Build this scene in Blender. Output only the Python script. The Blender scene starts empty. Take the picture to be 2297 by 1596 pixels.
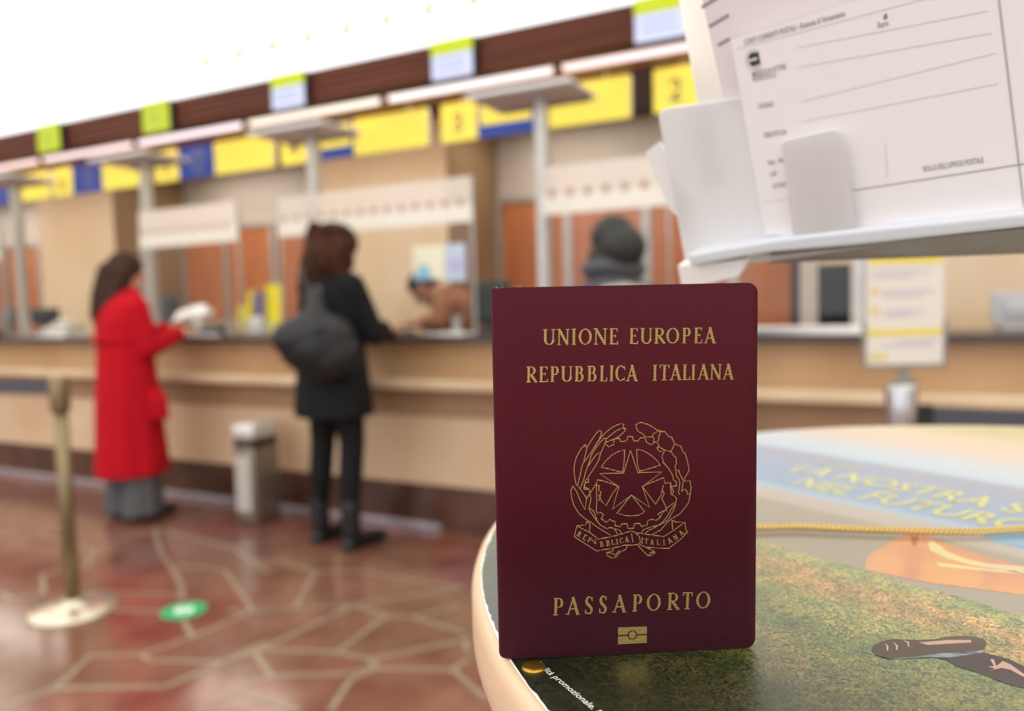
import bpy, bmesh, math, random
from math import radians, sin, cos, pi
from mathutils import Vector, Matrix, Euler
random.seed(7)
scn = bpy.context.scene
# ---------------------------------------------------------------- camera
cam_d = bpy.data.cameras.new('camera'); cam = bpy.data.objects.new('camera', cam_d)
scn.collection.objects.link(cam); scn.camera = cam
cam_d.sensor_width = 36; cam_d.sensor_fit = 'HORIZONTAL'; cam_d.lens = 1700/2297*36
cam_d.clip_start = 0.01; cam_d.clip_end = 100
pitch = math.atan(114/1700); roll = math.atan(.025)
cam.matrix_world = Matrix.Translation((0, 0, 1.22)) @ Matrix.Rotation(radians(26.9), 4, 'Z') @ Matrix.Rotation(pi/2-pitch, 4, 'X') @ Matrix.Rotation(-roll, 4, 'Z')
cam_d.dof.use_dof = True; cam_d.dof.focus_distance = .252; cam_d.dof.aperture_fstop = 6.6; cam_d.dof.aperture_blades = 0
# ---------------------------------------------------------------- exposure, world
vs = scn.view_settings
vs.view_transform = 'Standard'; vs.look = 'None'; vs.gamma = 1; vs.use_curve_mapping = False
vs.exposure = 0.0
W = bpy.data.worlds.new('world'); scn.world = W; W.use_nodes = True
W.node_tree.nodes['Background'].inputs[0].default_value = (.95, .97, 1, 1)
W.node_tree.nodes['Background'].inputs[1].default_value = 1.0
CEIL_L = 2.3      # luminous ceiling panels
GLAZ_L = 1.8      # backlit glazing over the beam
# ---------------------------------------------------------------- helpers
def lin(c):
    return tuple(((v/255)/12.92 if v/255 <= .04045 else ((v/255+.055)/1.055)**2.4) for v in c)+(1,)
MATS = {}
def mat(name, rgb, rough=.5, metal=0, spec=.5, bump=None, var=None, emit=None, coat=0):
    """bump=(scale,strength,dist,stretch)  var=(scale,rgb2,stretch)"""
    if name in MATS: return MATS[name]
    m = bpy.data.materials.new(name); m.use_nodes = True; nt = m.node_tree; b = nt.nodes['Principled BSDF']
    b.inputs['Base Color'].default_value = lin(rgb); b.inputs['Roughness'].default_value = rough
    b.inputs['Metallic'].default_value = metal; b.inputs['Specular IOR Level'].default_value = spec
    b.inputs['Coat Weight'].default_value = coat; b.inputs['Coat Roughness'].default_value = .08
    if emit:
        b.inputs['Emission Color'].default_value = lin(emit[0]); b.inputs['Emission Strength'].default_value = emit[1]
    tc = nt.nodes.new('ShaderNodeTexCoord')
    def noise(scale, stretch):
        mp = nt.nodes.new('ShaderNodeMapping'); mp.inputs['Scale'].default_value = stretch or (1, 1, 1)
        nt.links.new(tc.outputs['Object'], mp.inputs[0])
        n = nt.nodes.new('ShaderNodeTexNoise'); n.inputs['Scale'].default_value = scale; n.inputs['Detail'].default_value = 5
        nt.links.new(mp.outputs[0], n.inputs['Vector']); return n
    if var:
        n = noise(var[0], var[2] if len(var) > 2 else None)
        r = nt.nodes.new('ShaderNodeValToRGB'); r.color_ramp.elements[0].position = .35; r.color_ramp.elements[1].position = .65
        r.color_ramp.elements[0].color = lin(rgb); r.color_ramp.elements[1].color = lin(var[1])
        nt.links.new(n.outputs['Fac'], r.inputs[0]); nt.links.new(r.outputs[0], b.inputs['Base Color'])
    if bump:
        n = noise(bump[0], bump[3] if len(bump) > 3 else None)
        bp = nt.nodes.new('ShaderNodeBump'); bp.inputs['Strength'].default_value = bump[1]; bp.inputs['Distance'].default_value = bump[2]
        nt.links.new(n.outputs['Fac'], bp.inputs['Height']); nt.links.new(bp.outputs[0], b.inputs['Normal'])
    MATS[name] = m; return m
def clear_mat(name, rgb, opac, gloss=.07):
    """thin clear or frosted sheet: part of the light goes straight through"""
    if name in MATS: return MATS[name]
    m = bpy.data.materials.new(name); m.use_nodes = True; nt = m.node_tree; nt.nodes.clear()
    o = nt.nodes.new('ShaderNodeOutputMaterial'); t = nt.nodes.new('ShaderNodeBsdfTransparent')
    d = nt.nodes.new('ShaderNodeBsdfDiffuse'); d.inputs[0].default_value = lin(rgb)
    tl = nt.nodes.new('ShaderNodeBsdfTranslucent'); tl.inputs[0].default_value = lin(rgb)
    a = nt.nodes.new('ShaderNodeAddShader') if False else nt.nodes.new('ShaderNodeMixShader')
    a.inputs[0].default_value = .4; nt.links.new(d.outputs[0], a.inputs[1]); nt.links.new(tl.outputs[0], a.inputs[2])
    g = nt.nodes.new('ShaderNodeBsdfGlossy'); g.inputs['Roughness'].default_value = .04
    m1 = nt.nodes.new('ShaderNodeMixShader'); m1.inputs[0].default_value = opac
    nt.links.new(t.outputs[0], m1.inputs[1]); nt.links.new(a.outputs[0], m1.inputs[2])
    m2 = nt.nodes.new('ShaderNodeMixShader'); m2.inputs[0].default_value = gloss
    nt.links.new(m1.outputs[0], m2.inputs[1]); nt.links.new(g.outputs[0], m2.inputs[2])
    nt.links.new(m2.outputs[0], o.inputs[0]); MATS[name] = m; return m
def emis(name, rgb, s):
    if name in MATS: return MATS[name]
    m = bpy.data.materials.new(name); m.use_nodes = True; nt = m.node_tree; nt.nodes.clear()
    o = nt.nodes.new('ShaderNodeOutputMaterial'); e = nt.nodes.new('ShaderNodeEmission')
    e.inputs[0].default_value = lin(rgb); e.inputs[1].default_value = s
    nt.links.new(e.outputs[0], o.inputs[0]); MATS[name] = m; return m
COL = scn.collection
def link_mesh(name, me, m, parent=None, smooth=False):
    o = bpy.data.objects.new(name, me); COL.objects.link(o)
    if m is not None: me.materials.append(m)
    if parent: o.parent = parent
    if smooth:
        for p in me.polygons: p.use_smooth = True
    return o
def obj(name, bm, m, parent=None, smooth=False):
    me = bpy.data.meshes.new(name); bmesh.ops.recalc_face_normals(bm, faces=bm.faces); bm.to_mesh(me); bm.free()
    return link_mesh(name, me, m, parent, smooth)
def thing(name, label, cat, loc=(0, 0, 0), rz=0, group=None, M=None):
    o = bpy.data.objects.new(name, None); COL.objects.link(o); o.empty_display_size = .1
    if M is not None: o.matrix_world = M
    else: o.location = loc; o.rotation_euler = (0, 0, rz)
    return tag(o, label, cat, group)
def tag(o, label, cat, group=None):
    o['label'] = label; o['category'] = cat
    if group: o['group'] = group
    return o
def struct(o): o['kind'] = 'structure'; return o
def NB(): return bmesh.new()
def box(bm, x0, x1, y0, y1, z0, z1, bev=0, M=None):
    r = bmesh.ops.create_cube(bm, size=1); vs_ = r['verts']
    mt = Matrix.Translation(((x0+x1)/2, (y0+y1)/2, (z0+z1)/2)) @ Matrix.Diagonal((abs(x1-x0), abs(y1-y0), abs(z1-z0), 1))
    if M is not None: mt = M @ mt
    bmesh.ops.transform(bm, matrix=mt, verts=vs_)
    if bev:
        es = list({e for v in vs_ for e in v.link_edges})
        bmesh.ops.bevel(bm, geom=es, offset=bev, segments=3, affect='EDGES', profile=.5)
    return bm
def cyl(bm, p0, p1, r0, r1=None, n=20, caps=True):
    p0 = Vector(p0); p1 = Vector(p1); r1 = r0 if r1 is None else r1; d = p1-p0
    q = d.to_track_quat('Z', 'Y').to_matrix().to_4x4()
    bmesh.ops.create_cone(bm, cap_ends=caps, segments=n, radius1=r0, radius2=r1, depth=d.length, matrix=Matrix.Translation((p0+p1)/2) @ q)
    return bm
def lathe(bm, prof, n=40, c=(0, 0, 0)):
    rings = []
    for r, z in prof: rings.append([bm.verts.new((c[0]+r*cos(2*pi*i/n), c[1]+r*sin(2*pi*i/n), c[2]+z)) for i in range(n)])
    for a, b in zip(rings, rings[1:]):
        for i in range(n): bm.faces.new((a[i], a[(i+1) % n], b[(i+1) % n], b[i]))
    if prof[0][0] > 1e-6: bm.faces.new(list(reversed(rings[0])))
    if prof[-1][0] > 1e-6: bm.faces.new(rings[-1])
    return bm
def prism(bm, pts, z0, z1, M=None, pts2=None):
    """polygon pts (x,y) at z0 lofted to pts2 (or pts) at z1"""
    pts2 = pts2 or pts; M = M or Matrix()
    a = [bm.verts.new(M @ Vector((p[0], p[1], z0))) for p in pts]; b = [bm.verts.new(M @ Vector((p[0], p[1], z1))) for p in pts2]
    n = len(a)
    for i in range(n): bm.faces.new((a[i], a[(i+1) % n], b[(i+1) % n], b[i]))
    bm.faces.new(list(reversed(a))); bm.faces.new(b); return bm
def ribbon(bm, pts, w, z=0, closed=False, wf=None):
    """flat ribbon of width w along a 2D polyline at height z"""
    P = [Vector((p[0], p[1])) for p in pts]; n = len(P); L = []; R_ = []
    for i in range(n):
        if closed: a = P[(i-1) % n]; b = P[(i+1) % n]
        else: a = P[max(i-1, 0)]; b = P[min(i+1, n-1)]
        t = (b-a)
        if t.length < 1e-9: t = Vector((1, 0))
        t.normalize(); nn = Vector((-t.y, t.x)); ww = (wf(i/(n-1)) if wf else w)/2
        if 0 < i < n-1 or closed:
            e = (P[i]-P[(i-1) % n]); k = 1
            if e.length > 1e-9:
                e.normalize(); c_ = abs(e.dot(t)); k = min(1/max(c_, .5), 1.6)
            ww *= k
        L.append(bm.verts.new((P[i].x+nn.x*ww, P[i].y+nn.y*ww, z))); R_.append(bm.verts.new((P[i].x-nn.x*ww, P[i].y-nn.y*ww, z)))
    for i in range(n if closed else n-1):
        j = (i+1) % n; bm.faces.new((L[i], R_[i], R_[j], L[j]))
    return bm
def spline(pts, n=8, closed=False):
    P = [Vector(p) for p in pts]; out = []; N = len(P)
    for i in range(N if closed else N-1):
        if closed: p0, p1, p2, p3 = P[(i-1) % N], P[i], P[(i+1) % N], P[(i+2) % N]
        else: p0, p1, p2, p3 = P[max(i-1, 0)], P[i], P[i+1], P[min(i+2, N-1)]
        for k in range(n):
            t = k/n; out.append(.5*((2*p1)+(-p0+p2)*t+(2*p0-5*p1+4*p2-p3)*t*t+(-p0+3*p1-3*p2+p3)*t**3))
    if not closed: out.append(P[-1])
    return out
def tube(bm, pts, r, n=8, rf=None):
    P = [Vector(p) for p in pts]; rings = []
    for i, p in enumerate(P):
        t = (P[min(i+1, len(P)-1)]-P[max(i-1, 0)]).normalized()
        q = t.to_track_quat('Z', 'Y'); rr = rf(i/(len(P)-1)) if rf else r
        rings.append([bm.verts.new(p+q @ Vector((rr*cos(2*pi*k/n), rr*sin(2*pi*k/n), 0))) for k in range(n)])
    for a, b in zip(rings, rings[1:]):
        for k in range(n): bm.faces.new((a[k], a[(k+1) % n], b[(k+1) % n], b[k]))
    bm.faces.new(list(reversed(rings[0]))); bm.faces.new(rings[-1]); return bm
def copy_tree(o, parent=None):
    c = o.copy(); COL.objects.link(c); c.parent = parent
    for ch in list(o.children): copy_tree(ch, c)
    return c
def text_obj(name, s, size, m, parent=None, M=None, off=0.0, ext=.0, align='LEFT', width=None):
    cu = bpy.data.curves.new('t', 'FONT'); cu.body = s; cu.size = size; cu.offset = off; cu.extrude = ext; cu.align_x = align
    cu.resolution_u = 3
    t = bpy.data.objects.new('t', cu); COL.objects.link(t); bpy.context.view_layer.update()
    me = bpy.data.meshes.new_from_object(t.evaluated_get(bpy.context.evaluated_depsgraph_get()))
    bpy.data.objects.remove(t)
    if width:
        xs = [v.co.x for v in me.vertices]; k = width/(max(xs)-min(xs)); x0 = min(xs)
        for v in me.vertices: v.co.x = (v.co.x-x0)*k
    if M is not None: me.transform(M)
    me.name = name; me.materials.clear()
    return link_mesh(name, me, m, parent)
def M4(T, R3):
    m = Matrix([list(R3[i])+[T[i]] for i in range(3)]+[[0, 0, 0, 1]]); return m
# bodies: tapered capsules fused into one skin by a voxel remesh
def blob(bm, p, r, q=None):
    r = (r, r, r) if isinstance(r, (int, float)) else r
    mt = Matrix.Translation(p) @ (q.to_matrix().to_4x4() if q else Matrix()) @ Matrix.Diagonal((*r, 1))
    bmesh.ops.create_icosphere(bm, subdivisions=3, radius=1, matrix=mt)
def cap(bm, p0, r0, p1, r1):
    t = bmesh.new()
    bmesh.ops.create_icosphere(t, subdivisions=2, radius=r0, matrix=Matrix.Translation(p0))
    bmesh.ops.create_icosphere(t, subdivisions=2, radius=r1, matrix=Matrix.Translation(p1))
    r = bmesh.ops.convex_hull(t, input=t.verts)
    junk = list({g for g in r['geom_interior'] if isinstance(g, bmesh.types.BMVert)})
    if junk: bmesh.ops.delete(t, geom=junk, context='VERTS')
    me = bpy.data.meshes.new('x'); t.to_mesh(me); t.free(); bm.from_mesh(me); bpy.data.meshes.remove(me)
def chain(bm, pr):
    for (p0, r0), (p1, r1) in zip(pr, pr[1:]): cap(bm, p0, r0, p1, r1)
def fused(name, bm, m, parent, vox=.007, smooth=5):
    o = obj(name, bm, m, parent)
    md = o.modifiers.new('remesh', 'REMESH'); md.mode = 'VOXEL'; md.voxel_size = vox; md.use_smooth_shade = True
    sm = o.modifiers.new('smooth', 'SMOOTH'); sm.factor = .5; sm.iterations = smooth
    return o
def loft(bm, rings, n=36, fold=0, seed=0):
    """rings (z,cx,cy,rx,ry)"""
    rs = []
    for z, cx, cy, rx, ry in rings:
        f = fold*max(0, (1.2-z))
        rs.append([bm.verts.new((cx+(rx*(1+f*sin(7*a+seed)+.6*f*sin(11*a+seed*2)))*cos(a), cy+(ry*(1+f*sin(5*a+1+seed)))*sin(a), z)) for a in [2*pi*i/n for i in range(n)]])
    for a, b in zip(rs, rs[1:]):
        for i in range(n): bm.faces.new((a[i], a[(i+1) % n], b[(i+1) % n], b[i]))
    bm.faces.new(list(reversed(rs[0]))); bm.faces.new(rs[-1])
def hand(bm, wrist, d, nrm, curl=.5, side=1, s=1.0):
    """palm and five bent fingers; d = along the hand, nrm = back of the hand, side = thumb side"""
    d = Vector(d).normalized(); nrm = Vector(nrm); nrm = (nrm-d*nrm.dot(d)).normalized(); sd = d.cross(nrm)*side
    w = Vector(wrist); q = Matrix((sd, d, nrm)).transposed().to_quaternion()
    blob(bm, w+d*.045*s, (.040*s, .05*s, .015*s), q); cap(bm, w, .025*s, w+d*.03*s, .026*s)
    for k, (off, ln) in enumerate([(.030, .075), (.011, .083), (-.009, .078), (-.028, .060)]):
        p = w+d*.085*s+sd*off*s; a = curl*(.5+.12*k); r = .0085*s; chn = [(w+d*.06*s+sd*off*.8*s, .010*s), (p, .0095*s)]
        for j in range(3):
            dd = d*cos(a)-nrm*sin(a); p = p+dd*ln*s*(.45, .3, .25)[j]; r *= .93; chn.append((p, r)); a += curl*.7
        chain(bm, chn)
    th = w+d*.02*s+sd*.028*s
    t1 = th+(d*.6+sd*.75-nrm*.25).normalized()*.04*s; t2 = t1+(d*.9+sd*.25-nrm*.5).normalized()*.03*s
    chain(bm, [(th, .014*s), (t1, .0115*s), (t2, .009*s)])

# ---------------------------------------------------------------- measured outlines (metres on floor and table, millimetres on passport and form)
PASS = [[-0.11822,0.21797,1.1002],[[0.864,0.01192,0.50335],[0.50348,-0.01322,-0.86391],[-0.00364,0.99984,-0.01742]]]
EMB = [[[42.98,79.13],[41.95,79.32],[40.51,78.89],[38.92,78.06],[37.32,76.92],[36.04,75.69],[35.07,74.6],[33.78,72.73],[32.49,70.86],[31.2,68.98],[30.39,67.89],[29.11,66.34],[28.69,64.91],[28.27,62.68],[27.68,60.61],[27.34,58.86]],[[42.98,79.13],[42.73,78.02],[43.6,77.6],[43.2,76.73],[42.07,75.65],[40.31,74.43],[39.52,74.22],[38.24,73.7],[36.88,73.19]],[[43.6,77.6],[41.93,77.65],[40.34,76.9],[38.74,75.76],[36.98,74.38]],[[30.76,71.87],[32.05,74.06],[33.18,75.62],[34.3,77.01],[35.02,77.23],[35.49,76.66],[35.32,75.71],[34.59,74.14],[33.14,71.95],[32.33,70.54]],[[30.76,71.87],[30.35,70.61],[29.93,69.03],[29.6,67.76],[29.51,66.88]],[[30.84,71.87],[30.05,71.9],[30.45,72.36],[30.06,72.61],[28.85,71.62],[27.89,70.21],[26.99,68.49],[26.41,66.59],[26.15,64.68],[26.28,62.43],[26.57,60.49],[26.87,59.04],[27.42,58.86]],[[36.9,74.7],[36.34,74.56],[35.06,73.33],[33.77,71.77],[32.48,69.9],[31.67,68.17],[31.17,66.43],[30.68,65.16]],[[36.9,74.7],[36.97,73.9],[36.48,72.64],[35.83,71.07],[35.02,69.34],[34.52,67.43],[33.71,66.02],[32.41,63.98],[31.12,62.1]],[[34.94,69.82],[34.07,69.53],[32.94,68.29],[31.81,66.72],[30.68,65.16],[30.02,63.42],[29.52,61.51],[28.86,59.61],[28.21,58.18]],[[31.12,62.1],[30.87,61.54],[29.83,60.54],[29.82,59.9],[30.94,60.02],[30.87,61.54]],[[29.82,59.9],[29.49,58.78],[29.32,57.82],[31.07,57.6]],[[36.64,72.72],[37.9,71.72],[39.82,72.53]],[[39.52,74.22],[39.66,72.86]],[[39.67,73.98],[40.31,74.35],[41.43,74.48],[41.9,73.27],[42.85,73.31],[43.97,73.68],[44.3,74.94],[46.02,74.92]],[[45.16,70.32],[47.58,62.64],[55.68,62.59],[49.03,57.77],[51.48,50.67],[45.38,55.07],[38.91,50.54],[41.18,58.05],[34.82,62.75],[42.8,62.7],[45.16,70.32]],[[35.27,64.95],[36.93,67.14],[38.91,68.88],[41.22,70.12],[43.19,70.49],[43.0,66.93],[42.54,63.14],[40.83,63.37],[35.27,64.95]],[[47.2,70.49],[49.11,70.19],[51.74,68.62],[53.71,66.9],[55.19,64.93],[51.38,63.83],[48.08,63.12],[47.43,65.79],[47.2,70.49]],[[56.16,58.18],[55.48,54.87],[53.48,51.66],[51.33,54.68],[49.04,57.93],[52.68,59.3],[56.33,60.67],[56.66,58.83]],[[33.73,59.48],[33.91,60.8],[37.51,59.68],[40.79,58.23],[38.79,55.48],[36.78,51.72],[35.31,53.28],[34.35,55.64]],[[45.38,55.07],[48.0,51.64],[49.81,49.06],[47.65,48.14],[45.0,47.9],[42.69,48.33],[40.45,49.08],[42.72,52.0],[45.38,55.07]],[[45.69,75.02],[46.17,73.49],[47.65,73.31],[48.47,74.33],[50.12,74.35],[50.6,72.78],[52.25,71.84],[53.07,72.7]],[[33.79,49.34],[34.78,49.63],[35.92,48.76],[35.08,47.45],[36.88,46.04],[37.88,47.01],[39.86,46.1],[39.68,44.93],[41.5,44.36],[42.0,45.34],[43.82,45.27],[44.14,43.75],[45.96,43.68],[46.31,45.17],[48.13,45.37],[48.62,44.24],[50.62,44.67],[50.79,46.01],[52.29,46.62],[53.62,46.06],[55.29,47.17],[54.29,48.22],[55.96,49.33],[56.46,48.81]],[[29.8,59.95],[29.62,58.47],[31.09,57.59],[31.4,56.41]],[[47.03,78.98],[48.83,79.58],[49.65,79.23],[51.13,78.85],[53.42,77.3],[54.41,76.71],[56.71,76.21],[58.19,74.42],[59.02,74.33],[60.01,71.98],[62.15,71.09],[62.81,69.24],[63.64,68.55],[64.3,66.21],[64.97,62.86],[63.3,59.92]],[[47.03,78.98],[47.18,77.66],[47.83,76.49],[49.14,75.79],[50.12,74.77],[52.09,74.55],[52.59,74.7]],[[54.41,76.71],[53.75,75.98],[52.92,75.67],[52.59,74.7],[53.08,74.02],[52.91,72.87],[54.39,72.5],[54.72,71.33],[54.06,70.86],[54.55,69.85],[55.37,69.49],[56.69,69.94],[54.39,71.34]],[[54.74,76.44],[55.23,75.76],[54.56,74.47],[54.73,73.8],[54.23,73.0]],[[54.74,76.44],[56.22,76.13]],[[56.69,69.94],[58.84,69.38],[60.01,71.98]],[[58.84,69.38],[59.67,68.02],[60.49,67.33],[60.65,65.34],[60.15,64.36],[60.48,62.68],[61.31,63.15],[61.97,61.3],[62.64,59.95],[62.97,59.27]],[[56.69,69.94],[55.69,67.83],[56.19,66.48],[56.02,65.99],[57.67,64.11],[59.32,61.39],[59.65,59.72],[60.47,59.19],[60.64,57.68],[58.81,57.41]],[[60.48,62.68],[60.64,61.02],[61.47,59.99],[61.8,58.64],[61.3,55.32],[61.8,54.63]],[[62.97,59.27],[62.63,57.28],[62.3,55.62]],[[63.47,59.08],[65.3,59.18],[65.46,57.51],[65.63,57.17],[65.29,54.51],[64.79,51.84],[63.62,50.21],[61.62,47.94],[58.95,46.53],[57.28,45.08],[55.27,42.81],[52.26,41.24]],[[62.3,55.62],[63.3,56.42],[63.96,56.23],[64.46,54.54],[65.29,54.84]],[[63.3,59.92],[63.47,59.08]],[[56.65,58.49],[57.65,58.96],[58.65,58.75],[58.8,54.74],[59.63,54.38]],[[56.16,57.84],[55.82,56.52],[56.48,55.16],[55.64,53.52],[56.96,50.8],[57.29,49.11]],[[59.97,54.37],[60.63,53.34],[60.29,51.34],[59.62,49.36],[57.61,46.08],[54.94,44.5],[51.94,43.95],[49.28,43.04],[48.61,41.89]],[[59.96,52.02],[57.63,50.44],[55.96,48.83],[55.29,47.51]],[[59.96,51.35],[58.62,49.39],[57.28,47.1],[55.61,45.15],[53.27,43.72],[50.94,42.64],[49.94,41.67]],[[58.98,57.41],[59.64,55.72],[59.13,54.73]],[[25.7,58.94],[25.02,57.31],[25.16,55.32],[25.94,52.3],[27.54,49.58],[29.82,47.49],[31.78,46.24],[33.41,44.84],[35.7,43.25],[38.16,41.64]],[[25.7,58.94],[26.98,56.91],[27.93,54.22],[29.69,50.66],[30.23,54.46],[28.62,57.18],[27.49,58.54]],[[29.91,55.47],[30.23,54.46],[31.56,56.41],[33.57,59.48]],[[31.4,56.08],[31.7,54.08],[31.01,51.28],[31.33,50.1],[33.11,47.36],[34.73,45.29],[37.03,43.86],[38.02,44.33],[41.32,43.19],[42.14,41.81]],[[31.01,51.28],[32.48,50.22],[32.96,49.04],[33.76,46.67],[34.73,45.29]],[[33.57,59.48],[33.68,55.0],[33.47,50.35],[33.79,49.34]],[[33.73,58.98],[34.54,58.62],[34.36,56.97],[35.02,56.61],[34.83,54.96],[34.16,53.32]],[[39.67,43.42],[40.65,41.87]],[[26.83,45.27],[25.96,41.62],[29.71,38.96],[33.32,36.46],[36.63,36.83],[40.61,37.51],[43.27,38.07],[45.59,37.81],[47.26,38.24]],[[26.83,45.27],[30.12,45.64],[29.97,46.48],[30.95,46.28],[31.27,45.59],[31.08,42.93]],[[26.83,45.27],[31.08,42.93],[34.02,40.46],[39.98,41.4],[45.29,42.86]],[[45.29,42.86],[46.62,42.14],[47.94,40.74],[48.26,38.71],[47.26,38.08]],[[45.29,42.02],[45.76,38.81]],[[46.62,42.14],[56.26,40.41],[59.94,42.62],[63.45,45.18],[59.94,45.31],[59.78,45.99],[59.11,45.85],[59.27,42.65]],[[63.45,45.18],[63.78,42.47],[64.45,41.94],[62.27,39.49],[57.92,36.29],[53.24,36.65],[49.91,37.12],[47.92,38.05]],[[43.93,38.04],[43.26,36.55],[41.26,35.63],[39.92,33.99],[38.59,33.71],[36.94,34.79],[36.78,35.64],[38.94,36.23],[39.28,37.22],[39.95,37.36]],[[36.78,35.64],[38.6,35.4],[39.59,34.68],[41.26,36.3]],[[47.09,38.25],[48.91,35.98],[50.9,34.04],[51.9,34.17],[53.4,34.95],[52.74,35.66],[50.91,36.58],[49.25,37.49]],[[51.23,34.2],[51.57,35.03],[53.24,35.3]]]
RIB = [["R",27.61,42.4,-32],["E",29.51,41.21,-28],["P",31.21,40.24,-24],["V",32.85,39.6,20],["B",35.16,38.74,8],["B",37.31,38.95,8],["L",39.03,39.15,8],["I",40.36,39.3,8],["C",41.79,39.64,9],["A",43.68,39.9,8],["I",48.86,39.36,-6],["T",50.32,39.13,-5],["A",52.25,38.65,-2],["L",54.42,38.53,0],["I",56.32,38.45,2],["A",58.33,38.97,28],["N",60.27,40.08,32],["A",62.21,41.52,38]]
TXT = [[["U",16.43,106.06,20.61,105.96,5.26],["N",21.09,106.0,25.24,105.9,5.26],["I",25.91,105.92,27.42,105.89,5.26],["O",28.21,105.91,32.58,105.8,5.27],["N",33.17,105.85,37.67,105.74,5.27],["E",38.34,105.78,41.41,105.7,5.26],["E",45.01,105.69,48.05,105.62,5.25],["U",48.53,105.65,52.74,105.55,5.26],["R",53.14,105.59,56.95,105.5,5.26],["O",57.27,105.54,61.58,105.44,5.26],["P",62.51,105.47,65.81,105.39,5.26],["E",66.62,105.42,69.45,105.35,5.26],["A",69.93,105.38,73.98,105.28,5.26]],[["R",10.73,93.92,14.36,93.82,5.26],["E",14.96,93.87,18.12,93.78,5.25],["P",18.64,93.82,21.89,93.73,5.26],["U",22.17,93.79,26.14,93.68,5.25],["B",26.66,93.73,29.96,93.63,5.25],["B",30.84,93.67,34.23,93.58,5.25],["L",35.03,93.62,37.63,93.55,5.24],["I",38.35,93.57,39.55,93.53,5.25],["C",40.03,93.56,43.63,93.46,5.25],["A",43.84,93.52,47.73,93.41,5.24],["I",52.68,93.39,54.17,93.35,5.24],["T",54.89,93.38,58.32,93.28,5.24],["A",58.45,93.34,62.37,93.23,5.24],["L",62.65,93.28,65.4,93.2,5.24],["I",65.61,93.23,67.02,93.19,5.24],["A",67.75,93.22,71.69,93.12,5.23],["N",71.9,93.17,75.88,93.06,5.23],["A",76.17,93.12,80.04,93.01,5.24]],[["P",18.28,14.7,22.21,14.52,6.08],["A",22.73,14.74,27.55,14.52,6.07],["S",28.92,14.72,31.98,14.58,6.05],["S",33.76,14.74,36.7,14.6,6.04],["A",38.52,14.8,43.37,14.58,6.02],["P",45.28,14.8,49.05,14.62,6.01],["O",50.19,14.84,55.03,14.62,5.99],["R",57.11,14.86,61.48,14.66,5.97],["T",62.5,14.86,65.97,14.7,5.96],["O",67.2,14.91,72.12,14.68,5.94]]]
CHIP = [[40.42,9.45],[50.33,9.39],[50.3,3.68],[40.36,3.54],[45.35,6.59]]
JOINT = [[[-3.753,2.849],[-3.332,2.557],[-3.028,2.392],[-2.831,2.27],[-2.705,2.169]],[[-2.526,2.023],[-2.357,1.924]],[[-2.813,2.501],[-2.331,2.201]],[[-2.331,2.201],[-2.357,1.924],[-2.41,1.745]],[[-2.41,1.745],[-2.338,1.725],[-2.088,1.825]],[[-2.088,1.825],[-2.059,2.009]],[[-2.021,1.916],[-1.896,1.841]],[[-2.088,1.825],[-2.123,1.62],[-2.357,1.507],[-2.453,1.455]],[[-2.453,1.455],[-2.501,1.315]],[[-2.41,1.745],[-2.574,1.662],[-2.509,1.559],[-2.453,1.455]],[[-3.596,2.117],[-3.332,1.961],[-3.403,1.87],[-3.549,1.9]],[[-3.177,2.059],[-2.753,2.209]],[[-2.988,1.932],[-2.667,2.043]],[[-3.753,2.849],[-3.037,2.764],[-2.613,2.567]],[[-2.813,2.501],[-3.119,2.466]],[[-1.755,1.699],[-1.875,1.687],[-1.914,1.551]],[[-1.857,1.802],[-1.875,1.687]],[[-3.596,2.117],[-3.493,2.271],[-3.715,2.462],[-3.753,2.849]],[[-3.715,2.462],[-4.281,2.508],[-4.29,2.314]],[[-2.428,2.16],[-2.326,2.19]],[[-2.303,2.483],[-2.19,2.291],[-2.326,2.19]],[[-2.19,2.291],[-1.98,2.41]],[[-2.303,2.483],[-2.403,2.663],[-2.643,2.694],[-2.799,2.668]],[[-2.403,2.663],[-2.204,2.747],[-1.666,2.755]],[[-1.98,2.41],[-2.041,1.925],[-2.092,1.829]],[[-1.98,2.41],[-1.793,2.38],[-1.768,2.045]],[[-1.98,2.41],[-1.82,2.596],[-1.666,2.755]],[[-1.793,2.38],[-1.693,2.41],[-1.567,2.587]],[[-1.693,2.41],[-1.421,2.366]],[[-1.768,2.045],[-2.022,1.955],[-2.041,1.925]],[[-2.041,1.925],[-1.855,1.816]],[[-1.855,1.816],[-1.887,1.641]],[[-1.855,1.816],[-1.64,1.93],[-1.574,2.008]],[[-1.768,2.045],[-1.62,2.048],[-1.56,2.004]],[[-1.62,2.048],[-1.394,2.32]],[[-1.56,2.004],[-1.32,2.101]],[[-1.32,2.101],[-1.306,2.196]],[[-1.32,2.101],[-1.125,1.983]],[[-1.56,2.004],[-1.593,1.904],[-1.526,1.725]],[[-1.874,1.681],[-1.608,1.689]],[[-1.394,2.32],[-1.347,2.241]]]
ORANGE = [[-0.0113,0.3698],[-0.01,0.3795],[-0.0066,0.3906],[-0.0003,0.4053],[0.0041,0.4179],[0.0075,0.4259],[0.0114,0.4264],[0.0151,0.4213],[0.0201,0.4137],[0.0345,0.3999],[0.0509,0.3889],[0.0677,0.3766],[0.0625,0.3463],[0.0462,0.3514],[0.0305,0.3519],[0.0128,0.3518],[0.0012,0.3548],[-0.0109,0.3587]]
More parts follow.
